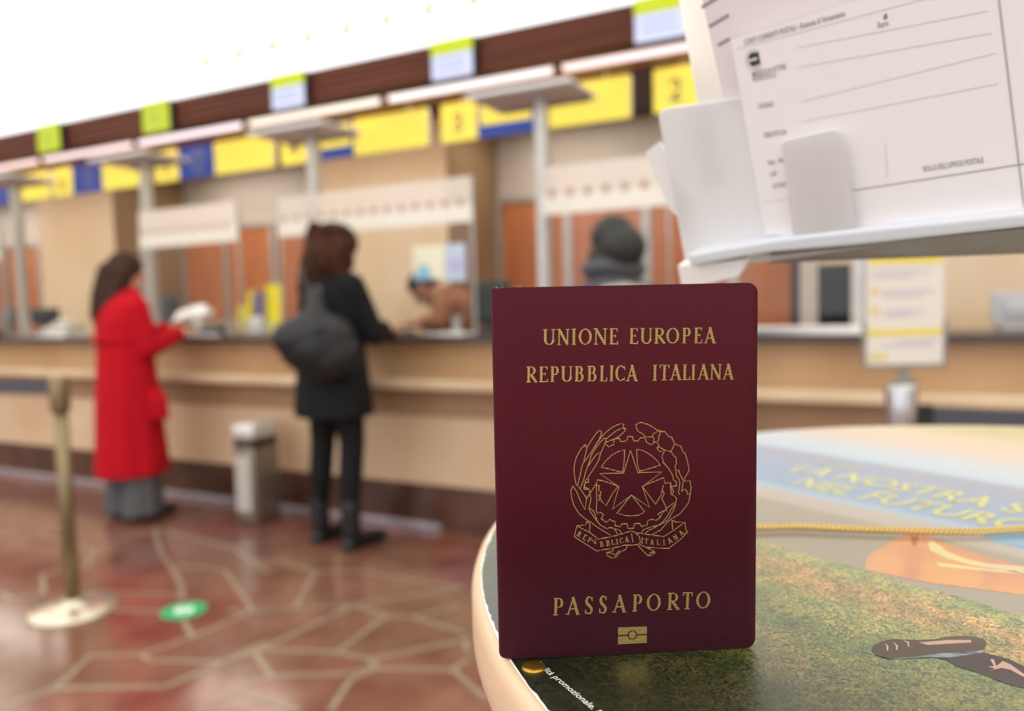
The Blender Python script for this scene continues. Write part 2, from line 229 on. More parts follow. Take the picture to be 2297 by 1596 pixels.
CREAM = [[[0.0148,0.4115],[0.0174,0.4126],[0.0225,0.3987],[0.0289,0.3902],[0.0381,0.387],[0.0509,0.3889],[0.0602,0.3829],[0.0592,0.3761],[0.0482,0.3786],[0.0398,0.3809],[0.0307,0.3821],[0.021,0.3887],[0.0151,0.3976]],[[0.0166,0.3797],[0.0215,0.38],[0.0328,0.3796],[0.0466,0.3804],[0.0495,0.3784],[0.0462,0.377],[0.0325,0.3761],[0.0184,0.3752]]]
TIP = [[0.0075,0.4171],[0.0112,0.4197],[0.0095,0.4022],[0.0079,0.4026]]
SHOE = [[-0.0064,0.2764],[-0.0059,0.2796],[-0.0042,0.283],[-0.0015,0.2866],[0.0012,0.2885],[0.0031,0.2888],[0.0081,0.2905],[0.0139,0.2941],[0.0163,0.2968],[0.0203,0.2996],[0.0245,0.3011],[0.0271,0.3006],[0.0284,0.2994],[0.0286,0.2969],[0.0273,0.2912],[0.0246,0.2885],[0.0216,0.2867],[0.0142,0.2824],[0.0067,0.2764],[0.0012,0.2728],[-0.0018,0.2715],[-0.0051,0.2724]]
LEG = [[0.0118,0.2784],[0.0178,0.283],[0.0273,0.2912],[0.0271,0.2886],[0.0305,0.2877],[0.0339,0.2867],[0.0375,0.2828],[0.047,0.2752],[0.0445,0.2599],[0.0355,0.2668],[0.0318,0.2676],[0.0271,0.2702],[0.0224,0.2729],[0.018,0.2746],[0.0161,0.2779]]
SOLE = [[-0.0018,0.2713],[0.0067,0.277],[0.0105,0.2813],[0.0142,0.2834],[0.0217,0.2879],[0.0282,0.2951],[0.0273,0.2912],[0.0269,0.2885],[0.0177,0.2808],[0.0111,0.2779],[0.003,0.2734]]
SKIN = [[[0.0284,0.2839],[0.0295,0.2843],[0.0297,0.2793],[0.0319,0.284],[0.0338,0.2825],[0.0368,0.2766],[0.0365,0.2743],[0.0333,0.2782],[0.031,0.2785],[0.0272,0.2746],[0.0292,0.2772],[0.0272,0.2777],[0.029,0.279]],[[0.0081,0.2884],[0.017,0.2944],[0.0242,0.2975],[0.0239,0.2953],[0.0168,0.2911],[0.0107,0.2874]],[[-0.0023,0.2833],[-0.0013,0.2811],[-0.0014,0.2775],[-0.0019,0.2775],[-0.0019,0.2804]],[[0.0,0.2856],[0.0016,0.2829],[0.0014,0.2792],[0.0009,0.2794],[0.001,0.2821]],[[0.0031,0.2883],[0.005,0.2875],[0.005,0.2834],[0.0045,0.2837],[0.0045,0.2862]]]
BLUEB = [[0.0387,0.432],[0.0584,0.4489],[0.0832,0.4658],[0.075,0.4186],[0.0542,0.4158],[0.043,0.4232]]
ROW1 = [[-0.0805,0.529],[0.0631,0.4861]]
ROW2 = [[-0.0542,0.5154],[0.0546,0.4578]]
ROW0 = [[-0.0504,0.587],[-0.018,0.5717]]
ROPE = [[-0.077,0.4032],[-0.0637,0.406],[-0.047,0.4145],[-0.0216,0.4205],[-0.001,0.4263],[0.0191,0.4321],[0.0351,0.4386],[0.0473,0.4459],[0.059,0.454],[0.0807,0.4695]]
PROMO = [[-0.1047,0.2208],[-0.0786,0.2024],[-0.105,0.224]]
BRASS = [-0.1056,0.2184]
FORMP = [[-0.06134,0.4267,1.25401],[[0.94204,-0.12623,-0.31085],[-0.33537,-0.32807,-0.88312],[0.00949,0.93618,-0.35139]]]
FORM = [[0.12,100.33],[46.59,100.43],[84.66,100.17],[150.07,99.47],[162.63,-2.06],[115.92,0.1],[45.44,-0.48],[-1.52,-0.6]]
MID = [[19.02,47.0],[21.62,48.31],[45.78,48.77],[48.42,46.74],[48.11,-0.69],[16.33,-1.35]]
BACK = [[-54.95,72.01],[-52.74,75.61],[-47.76,76.06],[-2.14,71.89],[86.53,70.25],[163.52,72.25],[164.59,-7.65],[69.61,-12.14],[-56.39,-20.04],[-59.07,-12.94]]
LIPT = [[-47.16,-4.75],[10.63,-0.47],[47.05,0.16],[117.07,0.76],[163.09,1.84]]
LIPB = [[-46.56,-12.08],[3.01,-7.75],[48.18,-7.63],[117.85,-5.87],[163.54,-4.82]]
UND = [[-61.56,-38.03],[-35.39,-34.83],[100.81,-40.05],[156.02,-41.35]]
PAP2 = [[-16.18,123.23],[-19.13,145.85],[71.45,133.11],[79.39,79.28],[9.3,66.48],[-15.31,71.86]]
ROLL = [[-33.49,133.56],[-19.69,129.27],[-17.53,71.75],[-38.57,73.37]]
CORN = [[-72.91,54.04],[-61.96,58.52],[-45.97,21.74],[-51.21,0.28],[-65.58,18.71]]
SLIP = [[-58.93,-12.25],[-14.26,-11.21],[-20.65,-20.42],[-59.53,-27.27]]
FTXT = [["CONTI CORRENTI POSTALI - Ricevuta di Versamento",6.83,96.33,55.74,95.78,0],["Euro",68.51,87.01,72.86,86.92,0],["di",71.15,89.81,72.79,89.79,0],["IMPORTO IN LETTERE",7.76,80.68,25.4,80.46,0],["INTESTATO A",7.7,78.49,19.64,77.84,0],["CAUSALE",8.0,65.03,15.91,64.86,0],["ESEGUITO DA",8.26,50.56,19.98,50.17,0],["VIA - PIAZZA",7.43,36.33,21.63,36.97,0],["CAP",7.56,30.34,11.3,30.71,0],["LOCALITA'",7.78,24.27,17.48,24.6,0],["BOLLO DELL'UFFICIO POSTALE",79.53,21.91,103.19,22.14,0]]
FLOGO = [[7.35,91.88],[13.07,91.51],[13.0,85.51],[7.22,85.64]]
FLINE = [[[113.81,84.94],[116.3,0.93]],[[47.35,17.61],[117.58,19.16]],[[2.25,95.64],[110.42,92.74]],[[32.69,88.46],[109.52,82.12]],[[31.13,79.72],[110.69,73.46]],[[29.24,63.99],[111.3,65.55]],[[28.48,54.56],[110.96,53.44]],[[65.0,37.28],[63.72,21.39]],[[0.21,17.8],[14.3,17.91]]]
# ================================================================ SETTING
def floor_mat():
    m = mat('floor_stone', (132, 78, 62), .14, 0, .5)
    nt = m.node_tree; b = nt.nodes['Principled BSDF']; tc = nt.nodes.new('ShaderNodeTexCoord')
    v = nt.nodes.new('ShaderNodeTexVoronoi'); v.inputs['Scale'].default_value = 1.6; nt.links.new(tc.outputs['Object'], v.inputs['Vector'])
    n = nt.nodes.new('ShaderNodeTexNoise'); n.inputs['Scale'].default_value = 5; n.inputs['Detail'].default_value = 8; nt.links.new(tc.outputs['Object'], n.inputs['Vector'])
    r = nt.nodes.new('ShaderNodeValToRGB'); e = r.color_ramp.elements; e[0].position = .3; e[1].position = .72
    e[0].color = lin((118, 74, 62)); e[1].color = lin((150, 106, 90)); nt.links.new(n.outputs['Fac'], r.inputs[0])
    hs = nt.nodes.new('ShaderNodeMixRGB'); hs.blend_type = 'MULTIPLY'; hs.inputs[0].default_value = .25
    nt.links.new(r.outputs[0], hs.inputs[1]); nt.links.new(v.outputs['Color'], hs.inputs[2])
    nt.links.new(hs.outputs[0], b.inputs['Base Color'])
    bp = nt.nodes.new('ShaderNodeBump'); bp.inputs['Strength'].default_value = .06; bp.inputs['Distance'].default_value = .01
    n2 = nt.nodes.new('ShaderNodeTexNoise'); n2.inputs['Scale'].default_value = 9; nt.links.new(tc.outputs['Object'], n2.inputs['Vector'])
    nt.links.new(n2.outputs['Fac'], bp.inputs['Height']); nt.links.new(bp.outputs[0], b.inputs['Normal'])
    return m
XL, XR, YB, YF = -15.0, 6.0, -6.0, 5.95
bm = NB(); box(bm, XL, XR, YB, YF, -.1, 0); floor = struct(obj('floor', bm, floor_mat()))
jm = mat('joint_mortar', (164, 146, 124), .26, 0, .4, var=(20, (148, 130, 110)))
bm = NB(); jz = .0006
for l in JOINT:
    for k, (p, q) in enumerate(zip(l, l[1:])): jz += .000012; ribbon(bm, [p, q], .021, jz)
rj = random.Random(3)                       # the same crazy paving carries on outside the traced part
G_ = {}
for i in range(-16, 10):
    for j in range(-7, 6):
        G_[i, j] = (i*.9+(.45 if j % 2 else 0)+rj.uniform(-.25, .25), j*.62+rj.uniform(-.2, .2))
def outside(p): return not (-5.2 < p[0] < -1.25 and .9 < p[1] < 3.43) and p[1] < 3.38 and XL < p[0] < XR and YB < p[1]
for (i, j), p in G_.items():
    for q in ((i+1, j), (i, j+1)):
        if q in G_ and outside(p) and outside(G_[q]) and not (q[1] == j and (i+j) % 2): jz += .000002; ribbon(bm, [p, G_[q]], .021, jz)
fj = obj('joint_lines', bm, jm, floor); fj['kind'] = 'stuff'

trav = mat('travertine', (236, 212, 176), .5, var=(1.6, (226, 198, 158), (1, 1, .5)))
travd = mat('travertine_side', (150, 122, 90), .5, var=(2, (138, 110, 80)))  # pilaster sides: the same stone, darkened for shade
greyp = mat('grey_panel', (198, 189, 178), .6, var=(3, (190, 181, 170)))
orange = mat('orange_wood', (196, 124, 80), .45, var=(3, (182, 108, 66), (6, 6, .6)))
alu = mat('brushed_aluminium', (196, 194, 188), .35, .6, var=(30, (180, 178, 172)))
whitep = mat('white_paint', (236, 232, 224), .55)
darkw = mat('dark_brown_wood', (112, 62, 42), .6, 0, .25, var=(2.0, (84, 44, 30), (.5, 8, 22)))
soff = mat('soffit_wood', (74, 42, 30), .5, var=(2.0, (60, 34, 25), (.4, 10, 6)))

bm = NB(); box(bm, XL, XR, 5.85, 5.95, 0, 4.6); struct(obj('wall_back', bm, greyp))
bm = NB(); box(bm, XL, XR, YB-.1, YB, 0, 4.6); struct(obj('wall_front', bm, whitep))
bm = NB(); box(bm, XL-.1, XL, YB, YF, 0, 4.6); struct(obj('wall_left', bm, whitep))
bm = NB(); box(bm, XR, XR+.1, YB, YF, 0, 4.6); struct(obj('wall_right', bm, whitep))
bm = NB(); box(bm, XL, XR, YB, YF, 4.6, 4.7); ceil_ = struct(obj('ceiling', bm, whitep))
lum = emis('luminous_panel', (255, 252, 246), CEIL_L)
for k, x in enumerate([-12.4, -8.9, -5.4, -1.9, 1.6, 4.4]):
    bm = NB(); hw = 1.45 if k < 5 else 1.0
    for y0, y1 in ((-5.6, -2.9), (-2.6, .1), (.4, 3.2)): box(bm, x-hw, x+hw, y0, y1, 4.56, 4.6)
    obj('light_panel', bm, lum, ceil_)
# unseen glowing panels added in the soffit to brighten the staff side
soffit_z = 2.66
bm = NB(); box(bm, XL, XR, 3.76, 5.85, soffit_z, soffit_z+.1); box(bm, XL, XR, 3.62, 3.76, 2.55, 2.598); sf = struct(obj('trim_1', bm, soff))
spl = emis('staff_light_panel', (255, 244, 228), 7.5)
for x in [-14+1.5*i for i in range(13)]:
    bm = NB(); box(bm, x-.6, x+.6, 3.9, 4.26, soffit_z-.012, soffit_z); obj('light_panel', bm, spl, sf)
for a, b in [(-10.6, -8.6), (-6.5, -5.25), (-2.85, -1.9), (-1.35, -.6), (.91, 3.35)]:
    bm = NB(); box(bm, a, b, 5.12, 5.5, soffit_z-.012, soffit_z); obj('light_panel', bm, spl, sf)  # further panels added to brighten the recesses between pilasters
# beam
bm = NB(); box(bm, XL, XR, 3.5, 3.62, 2.42, 2.605, .006)
for k in range(4): box(bm, XL, XR, 3.492, 3.5, 2.44+k*.042, 2.464+k*.042)
struct(obj('trim_2', bm, darkw))
# backlit glazing above the beam
bm = NB(); box(bm, XL, XR, 3.66, 3.75, 2.60, 4.6); gz = struct(obj('window_1', bm, emis('backlit_glazing', (255, 255, 255), GLAZ_L)))
# pilasters and the wooden doors between them
PX = [(-12.02, -10.80), (-8.15, -6.93), (-4.285, -3.06), (-.42, .81), (3.45, 4.68)]
n = 3
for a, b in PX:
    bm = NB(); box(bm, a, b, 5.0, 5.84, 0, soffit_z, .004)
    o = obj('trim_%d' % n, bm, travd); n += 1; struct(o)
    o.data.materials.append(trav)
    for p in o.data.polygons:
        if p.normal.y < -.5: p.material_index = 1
dn = 1
for (a0, a1), (b0, b1) in zip(PX, PX[1:]):
    bm = NB()
    for z0, z1 in ((2.08, 2.13),): box(bm, a1, b0, 5.78, 5.85, z0, z1)
    mid = (a1+b0)/2
    for x in (a1+.02, a1+.66, mid, b0-.66, b0-.02): box(bm, x-.035, x+.035, 5.78, 5.85, 0, 2.08)
    d = struct(obj('door_%d' % dn, bm, alu)); dn += 1
    for x0, x1 in ((a1+.055, a1+.625), (a1+.695, mid-.035), (mid+.035, b0-.695), (b0-.625, b0-.055)):
        bm = NB(); box(bm, x0, x1, 5.80, 5.84, .02, 2.08, .004); lf = obj('door_leaf', bm, orange, d)
        bm = NB(); cyl(bm, (x1-.06, 5.79, 1.0), (x1-.06, 5.79, 1.18), .01); obj('door_handle', bm, alu, lf)

bm = NB(); box(bm, -.67, -.61, 5.755, 5.78, 0, 2.08); o = obj('dark_strip', bm, mat('strip_dark', (60, 62, 68), .5), bpy.data.objects['door_3'])
bm = NB(); box(bm, -.61, -.425, 5.755, 5.78, 0, 2.08); o = obj('white_frame', bm, whitep, bpy.data.objects['door_3'])
# ================================================================ COUNTER
cnt = thing('service_counter', 'long beige stone service counter with dark worktop and bag ledge', 'counter', (-4.5, 3.8, 0))
def part(name, m, *bxs, bev=.004, parent=None, smooth=False):
    """a part of the thing given as boxes in world space, stored relative to its parent"""
    bm = NB()
    for b in bxs: box(bm, *b, bev=bev)
    o = obj(name, bm, m, parent, smooth)
    if parent: o.matrix_parent_inverse = parent.matrix_basis.inverted()
    return o
CX0, CX1 = -14.5, 5.5
part('worktop', mat('worktop_granite', (70, 62, 58), .22, var=(60, (52, 46, 44))), (CX0, CX1, 3.34, 3.93, 1.035, 1.066), parent=cnt)
part('upper_panel', mat('tan_stone', (204, 166, 122), .45, var=(2.2, (188, 150, 106))), (CX0, CX1, 3.44, 3.5, .8, 1.035), parent=cnt)  # shade of the overhanging worktop is put into this tan
part('bag_ledge', mat('pale_stone', (226, 200, 164), .3, var=(3, (214, 184, 146))), (CX0, CX1, 3.30, 3.46, .785, .835), parent=cnt, bev=.012)
part('apron', mat('brown_stone', (170, 134, 98), .45, var=(3, (158, 124, 88))), (CX0, CX1, 3.405, 3.5, .64, .785), parent=cnt)  # browner stone, with the shade under the ledge put into its colour
part('lower_panel', mat('beige_marble', (228, 200, 166), .35, var=(1.8, (214, 180, 142))), (CX0, CX1, 3.43, 3.52, .25, .64), parent=cnt)
part('plinth', mat('brown_marble', (98, 64, 50), .25, var=(4, (72, 44, 34))), (CX0, CX1, 3.435, 3.52, .0, .25), parent=cnt)
part('kick_strip', mat('strip_metal', (196, 190, 200), .25, .5), (CX0, -2.2, 3.425, 3.436, .004, .036), parent=cnt, bev=.001)
part('staff_side_panel', mat('shelf_grey', (120, 112, 104), .5), (CX0, CX1, 3.52, 3.56, 0, 1.035), parent=cnt)

# ================================================================ FLUORESCENT FITTINGS
lampb = mat('fitting_copper', (176, 110, 76), .4, .2)
tints = [(255, 228, 224), (255, 222, 214), (255, 226, 224), (255, 236, 240), (255, 240, 224), (255, 244, 240)]
poslab = {0: 'half hidden at left edge', 1: 'left of the leftmost full sign board', 2: 'above the sign with white round emblem', 3: 'above the middle grey canopy', 4: 'above the sign board marked three', 5: 'nearest one, running behind the white form holder'}
def tube_light(x0, x1, tint, label):
    t = thing('fluorescent_light', label, 'ceiling light', ((x0+x1)/2, 3.8, 2.43), group='fluorescent fittings below the brown beam')
    L = x1-x0-.05
    bm = NB(); box(bm, -L/2-.02, L/2+.02, -.045, .05, -.012, .0, .003); box(bm, -L/2, L/2, .03, .05, 0, .1); box(bm, -L/2-.02, -L/2, -.04, .05, 0, .09); box(bm, L/2, L/2+.02, -.04, .05, 0, .09); box(bm, -L/2-.02, L/2+.02, -.04, .05, .09, .23)
    obj('housing', bm, lampb, t)
    bm = NB(); cyl(bm, (-L/2+.005, -.0, .038), (L/2-.005, -.0, .038), .036, n=16); obj('diffuser', bm, emis('tube_%d_%d_%d' % tint, tint, 1.7), t, True)
xs_ = [-8.28, -7.17, -6.05, -4.93, -3.84, -2.72, -1.6, -.48, .64]
for k, (a, b) in enumerate(zip(xs_, xs_[1:])):
    lab = ['fluorescent fitting under brown beam, beyond the left edge of view', 'fluorescent fitting under brown beam, cut by the left edge', 'pinkish fluorescent fitting under brown beam, second visible from the left',
           'fluorescent fitting under brown beam above sign with white round emblem', 'warm white fluorescent fitting above the middle grey canopy', 'bright fluorescent fitting above the grey canopy at the third customer',
           'fluorescent fitting nearest on the right, running behind the form holder', 'fluorescent fitting hidden behind the white form holder'][k]
    tube_light(a, b, tints[k % 6], lab)

# ================================================================ NUMBER DISPLAYS on the beam
yg = (222, 236, 60)
blackp = mat('black_plastic', (26, 24, 26), .4)
def display(xc, on, label):
    t = thing('number_display', label, 'display', (xc, 3.45, 2.395), group='queue number displays on the beam')
    bm = NB(); box(bm, -.13, .135, 0, .05, .0, .2, .01); obj('housing', bm, blackp, t)
    bm = NB(); box(bm, -.125, .125, -.006, .0, .128 if on else .005, .2, .003); o = obj('yellow_header', bm, emis('display_yellow' if on else 'display_yellow_off', yg if on else (220, 232, 80), 1.0 if on else .95), t)
    if on:
        bm = NB(); box(bm, -.122, .122, -.006, 0, .004, .126, .003); sc = obj('screen', bm, emis('display_white', (226, 228, 255), 1.15), t)
        bm = NB()
        for z in (.045, .085): box(bm, -.09, .08, -.008, -.006, z, z+.012)
        obj('screen_text', bm, emis('display_text', (178, 190, 250), 1.0), sc)
    else: text_obj('digit', '0', .13, mat('digit_grey', (150, 170, 90), .6), t, Matrix.Translation((-.04, -.0075, .05)) @ Matrix.Rotation(pi/2, 4, 'X'))
display(-5.43, False, 'yellow queue number display on brown beam, leftmost of the row')
display(-4.30, False, 'yellow queue number display on brown beam, second from the left')
display(-3.17, True, 'queue display with yellow header and white screen, above the middle canopy')
display(-2.055, True, 'queue display with yellow header and white screen, upper centre of the beam')
display(-.955, True, 'queue display with yellow header, nearest, partly behind the form holder')

# ================================================================ HANGING SIGN BOARDS
sy = mat('sign_yellow', (250, 232, 84), .5, emit=((255, 244, 110), .5)); sb = mat('sign_blue', (48, 84, 186), .5, emit=((48, 84, 186), .2)); sw = mat('sign_pale_blue', (150, 168, 214), .5)  # added glow lifts the brightness of the yellow and blue plates
snavy = mat('sign_navy_print', (60, 70, 110), .5)
SG = ['sign board at the far left edge, behind the leftmost canopy', 'yellow and blue sign board, first whole one from the left', 'yellow and blue sign board with white round emblem', 'sign board with plain yellow end, behind the middle canopy', 'yellow and blue sign board marked 3', 'yellow sign board marked 2, cut by the form holder', 'sign board behind the form holder']
for k, x0 in enumerate([-7.52, -6.27, -5.02, -3.76, -2.47, -1.15, .12]):
    t = thing('sign_board', SG[k], 'sign', (x0, 4.0, 2.21), group='yellow and blue sign boards under the soffit')
    bm = NB(); box(bm, 0, 1.19, .0, .03, 0, .225, .003); obj('board', bm, mat('sign_back', (200, 200, 190), .5), t)
    for x in (.15, 1.05): bm = NB(); cyl(bm, (x, .015, .22), (x, .015, .45), .005, n=8); obj('hanger', bm, alu, t)
    bm = NB(); box(bm, .0, .245, -.004, 0, 0, .225); o = obj('number_plate', bm, sy, t)
    if k in (3, 4, 5, 2, 1): text_obj('digit', {5: '2', 4: '3', 3: '4', 2: '5', 1: '6'}[k], .17, snavy, o, Matrix.Translation((.075, -.006, .05)) @ Matrix.Rotation(pi/2, 4, 'X'))
    bm = NB(); box(bm, .258, .62, -.004, 0, 0, .225); o = obj('blue_plate', bm, sb, t)
    if k in (0, 1, 2):
        bm = NB(); ribbon(bm, [(.46+.062*cos(a), .115+.075*sin(a)) for a in [2*pi*i/24 for i in range(24)]], .02, 0, True); ribbon(bm, [(.43, .115), (.49, .115)], .02); ribbon(bm, [(.46, .07), (.46, .16)], .02)
        bm.transform(Matrix.Rotation(pi/2, 4, 'X')); bm.transform(Matrix.Translation((0, -.006, 0))); obj('round_emblem', bm, sw, o)
    else:
        bm = NB(); box(bm, .275, .605, -.007, -.004, .07, .215); obj('yellow_band', bm, sy, o)
    bm = NB(); box(bm, .63, 1.19, -.004, 0, 0, .225); obj('yellow_plate', bm, sy, t)

# ================================================================ POSTS WITH CANOPIES
greym = mat('canopy_grey', (232, 238, 242), .4, 0); greyd = mat('canopy_dark', (120, 114, 108), .5)
PO = [(-6.12, 'grey post with flat canopy, leftmost one'), (-4.625, 'grey post with flat canopy behind the woman in red'), (-3.13, 'grey post with flat canopy beside the woman in black'),
      (-1.62, 'grey post with flat canopy right of the beige pilaster'), (-.135, 'grey post with flat canopy behind the standing notice')]
for x, lab in PO:
    t = thing('canopy_post', lab+', on worktop', 'post', (x, 3.6, 1.066), group='grey canopy posts along the counter')
    bm = NB(); box(bm, -.032, .032, -.03, .03, .012, 1.2, .006); obj('post', bm, alu, t)
    bm = NB(); box(bm, -.07, .07, -.06, .06, 0, .012, .003); obj('foot_plate', bm, alu, t)
    bm = NB(); box(bm, -.33, .24, -.2, .17, 1.20, 1.222, .006); cn = obj('canopy', bm, greym, t)
    bm = NB(); box(bm, -.30, .21, .12, .15, 1.188, 1.2); obj('canopy_rail', bm, greyd, cn)

# ================================================================ GLASS SCREENS
glass = clear_mat('clear_glass', (255, 255, 255), .012, .010); film = clear_mat('frosted_film', (255, 248, 240), .68, .02); film2 = clear_mat('white_film_strip', (255, 253, 244), .93, .03)
for x0, x1, lab, ztop in [(-7.6, -6.25, 'at the far left edge', 1.90), (-4.63, -3.70, 'right of the post behind the woman in red', 1.915), (-3.37, -2.0, 'between black-coated customer and staff member', 1.905), (-1.6, -.945, 'left of the form holder', 1.905), (-.85, .6, 'behind the form holder', 1.905)]:
    t = thing('glass_screen', 'clear glass screen with frosted lettered band, '+lab, 'glass screen', (x0, 3.53, 1.066), group='glass screens standing on the worktop')
    w = x1-x0
    bm = NB(); box(bm, 0, w, 0, .008, .08, ztop-1.066, .002); gp = obj('pane', bm, glass, t)
    bm = NB(); box(bm, 0, w, -.003, 0, .69, ztop-1.066); obj('frosted_band', bm, film, gp)
    bm = NB(); box(bm, 0, w, -.006, -.003, .60, .69); obj('white_strip', bm, film2, gp)
    bm = NB()
    for i in range(int(w/.095)):
        if i % 3 != 2 or True: blob(bm, (.06+i*.095, -.007, .705), (.017, .002, .022))
    obj('strip_lettering', bm, mat('strip_print', (178, 140, 112), .6), gp)
    for x in (0, w-.012):
        bm = NB(); box(bm, x, x+.012, -.004, .012, 0, ztop-1.066, .002); obj('edge_rail', bm, alu, t)
    for x in (.07, w-.12):
        bm = NB(); box(bm, x-.02, x+.02, -.02, .03, 0, .1, .004); obj('clamp', bm, alu, t)

# ================================================================ UNSEEN PANES ADDED AS FRONT FILL (behind the camera) and spotlights over the beam
dl = emis('daylight_glass', (236, 243, 255), 2.6)
for k, (x0, x1) in enumerate([(-9.5, -6.3), (-5.3, -2.1), (-1.1, 2.1), (3.0, 5.2)]):
    bm = NB(); box(bm, x0, x1, YB, YB+.03, .5, 3.8); w_ = struct(obj('window_%d' % (k+2), bm, dl))
    bm = NB(); fr_ = [(x0-.06, x0), (x1, x1+.06), ((x0+x1)/2-.03, (x0+x1)/2+.03)]
    for a, b in fr_: box(bm, a, b, YB, YB+.07, .44, 3.86)
    for z in (.44, 3.80, 2.4): box(bm, x0, x1, YB+.001, YB+.068, z, z+.06)
    obj('window_frame', bm, whitep, w_)
scream = mat('spot_cream', (240, 230, 208), .6)
spot = None
for i in range(12):
    if spot is None:
        spot = thing('spotlight', 'small cream spotlight in the row on the bright glazing above the brown beam', 'spotlight', (-4.0, 3.66, 2.84), group='cream spotlights above the beam')
        bm = NB(); cyl(bm, (0, 0, 0), (0, -.03, 0), .02, n=12); obj('bracket', bm, scream, spot)
        bm = NB(); cyl(bm, (-.022, -.05, -.03), (.03, -.05, .05), .030, .022, n=16); obj('spot_head', bm, scream, spot)
        o = spot
    else: o = copy_tree(spot)
    o.location.x = -4.0+.2846*i
# ================================================================ THINGS ON THE WORKTOP
WT = 1.066
dkg = mat('monitor_grey', (58, 58, 60), .45); ltg = mat('office_beige', (196, 192, 176), .5); paper = mat('white_paper', (240, 238, 236), .7)
def monitor(x, y, w, h, rz, label, m=None, z=WT, stand=.08, cat='monitor'):
    t = thing('monitor', label, cat, (x, y, z), rz)
    bm = NB(); box(bm, -w/2, w/2, -.025, .01, stand, stand+h, .008); box(bm, -w/3, w/3, -.045, -.02, stand+.03, stand+h-.04, .01); obj('casing', bm, m or dkg, t)
    bm = NB(); box(bm, -w/2+.012, w/2-.012, .0105, .012, stand+.012, stand+h-.012); obj('screen', bm, mat('screen_off', (14, 16, 20), .15), t)
    bm = NB(); box(bm, -.03, .03, -.02, .0, .01, stand+.05, .004); box(bm, -.1, .1, -.08, .08, 0, .012, .004); obj('stand', bm, m or dkg, t)
monitor(-6.22, 3.83, .30, .13, .1, 'dark monitor back behind the leftmost canopy post', stand=.09)
monitor(-6.72, 3.83, .22, .16, -.1, 'grey monitor back at the far left edge of the worktop', mat('mon_grey2', (120, 118, 114), .5), stand=.07)
monitor(-4.78, 3.83, .20, .24, .3, 'dark monitor back between post and the red-coated woman', stand=.05)
monitor(-2.06, 3.83, .26, .25, -.1, 'dark monitor back just left of the passport', mat('mon_teal', (66, 72, 70), .5), stand=.04)
monitor(-.255, 3.83, .14, .29, .0, 'tall narrow black monitor right of the passport', mat('mon_black', (12, 12, 12), .6), stand=.015)
monitor(.49, 3.83, .26, .135, .15, 'pale grey monitor back at the right edge', mat('mon_pale', (190, 190, 192), .4), stand=.02)
def printer(x, y, w, d, h, rz, label, m, cat='printer'):
    t = thing('receipt_printer', label, cat, (x, y, WT), rz)
    bm = NB(); prism(bm, [(-d/2, 0), (d/2, 0), (d/2, h), (-d*.1, h), (-d/2, h*.55)], -w/2, w/2, Matrix.Rotation(pi/2, 4, 'X').to_4x4() @ Matrix.Identity(4)); bm.transform(Matrix.Rotation(pi/2, 4, 'Z')); obj('casing', bm, m, t)
    bm = NB(); box(bm, -w*.35, w*.35, -d*.05, d*.05, h, h+.012, .003); obj('paper_slot', bm, blackp, t)
    bm = NB(); box(bm, -w*.3, w*.3, -d*.03, .0, h+.012, h+.04); obj('receipt_paper', bm, paper, t)
printer(-5.93, 3.78, .26, .2, .075, .1, 'beige receipt printer below the dark monitor at left', ltg)
printer(-4.36, 3.73, .30, .22, .085, -.2, 'beige receipt printer in front of the woman in red', ltg)
def blackbox(x, y, w, d, h, label, m=blackp, nm='card_reader', cat='card reader'):
    t = thing(nm, label, cat, (x, y, WT))
    bm = NB(); prism(bm, [(-w/2, -d/2), (w/2, -d/2), (w/2, d/2), (-w/2, d/2)], 0, h, None, [(-w/2+.01, -d/2+.02), (w/2-.01, -d/2+.02), (w/2-.01, d/2-.005), (-w/2+.01, d/2-.005)]); obj('casing', bm, m, t)
    bm = NB()
    for i in range(3):
        for j in range(3): box(bm, -w/4+i*w/4-.008, -w/4+i*w/4+.008, -d/5+j*d/6, -d/5+j*d/6+.01, h, h+.003)
    obj('keypad', bm, dkg, t)
blackbox(-6.33, 3.45, .12, .13, .05, 'black card reader below the beige printer at left')
blackbox(-4.05, 3.62, .16, .14, .06, 'black card reader beside the beige printer')
blackbox(-2.55, 3.62, .14, .10, .02, 'black keypad between red item and staff member')
blackbox(-6.80, 3.6, .2, .15, .08, 'dark card reader at the far left of the worktop', dkg)
blackbox(-3.37, 3.8, .16, .1, .28, 'grey device standing right of the yellow leaflets', mat('dev_grey', (128, 122, 112), .5), 'queue_device', 'device')
def sheets(x, y, w, d, h, rz, label):
    bm = NB()
    for k in range(4): box(bm, -w/2, w/2, -d/2, d/2, k*h/4, (k+.8)*h/4, M=Matrix.Rotation(.06*(k-1.5), 4, 'Z'))
    o = obj('paper_stack', bm, paper); o.location = (x, y, WT+.001); o.rotation_euler = (0, 0, rz); tag(o, label, 'papers')
sheets(-5.62, 3.55, .3, .22, .02, .3, 'white papers on the worktop left of the woman in red')
sheets(-4.00, 3.43, .22, .2, .014, -.2, 'white papers on the worktop left of the yellow leaflets')
sheets(-2.75, 3.55, .18, .16, .014, .2, 'white papers on the worktop right of the woman in black')
sheets(-2.12, 3.44, .24, .14, .012, .1, 'flat white papers on worktop below the staff member')
sheets(-.32, 3.44, .5, .16, .03, .0, 'thick white papers on worktop under the tall black monitor')
t = thing('stamp', 'small red rubber stamp on the worktop near the staff member', 'stamp', (-2.68, 3.5, WT))
bm = NB(); cyl(bm, (0, 0, 0), (0, 0, .018), .02, .016); obj('base', bm, blackp, t)
bm = NB(); lathe(bm, [(.008, .018), (.008, .03), (.016, .042), (.014, .055), (.004, .06)], 16); obj('knob', bm, mat('red_plastic', (214, 60, 40), .4), t, True)
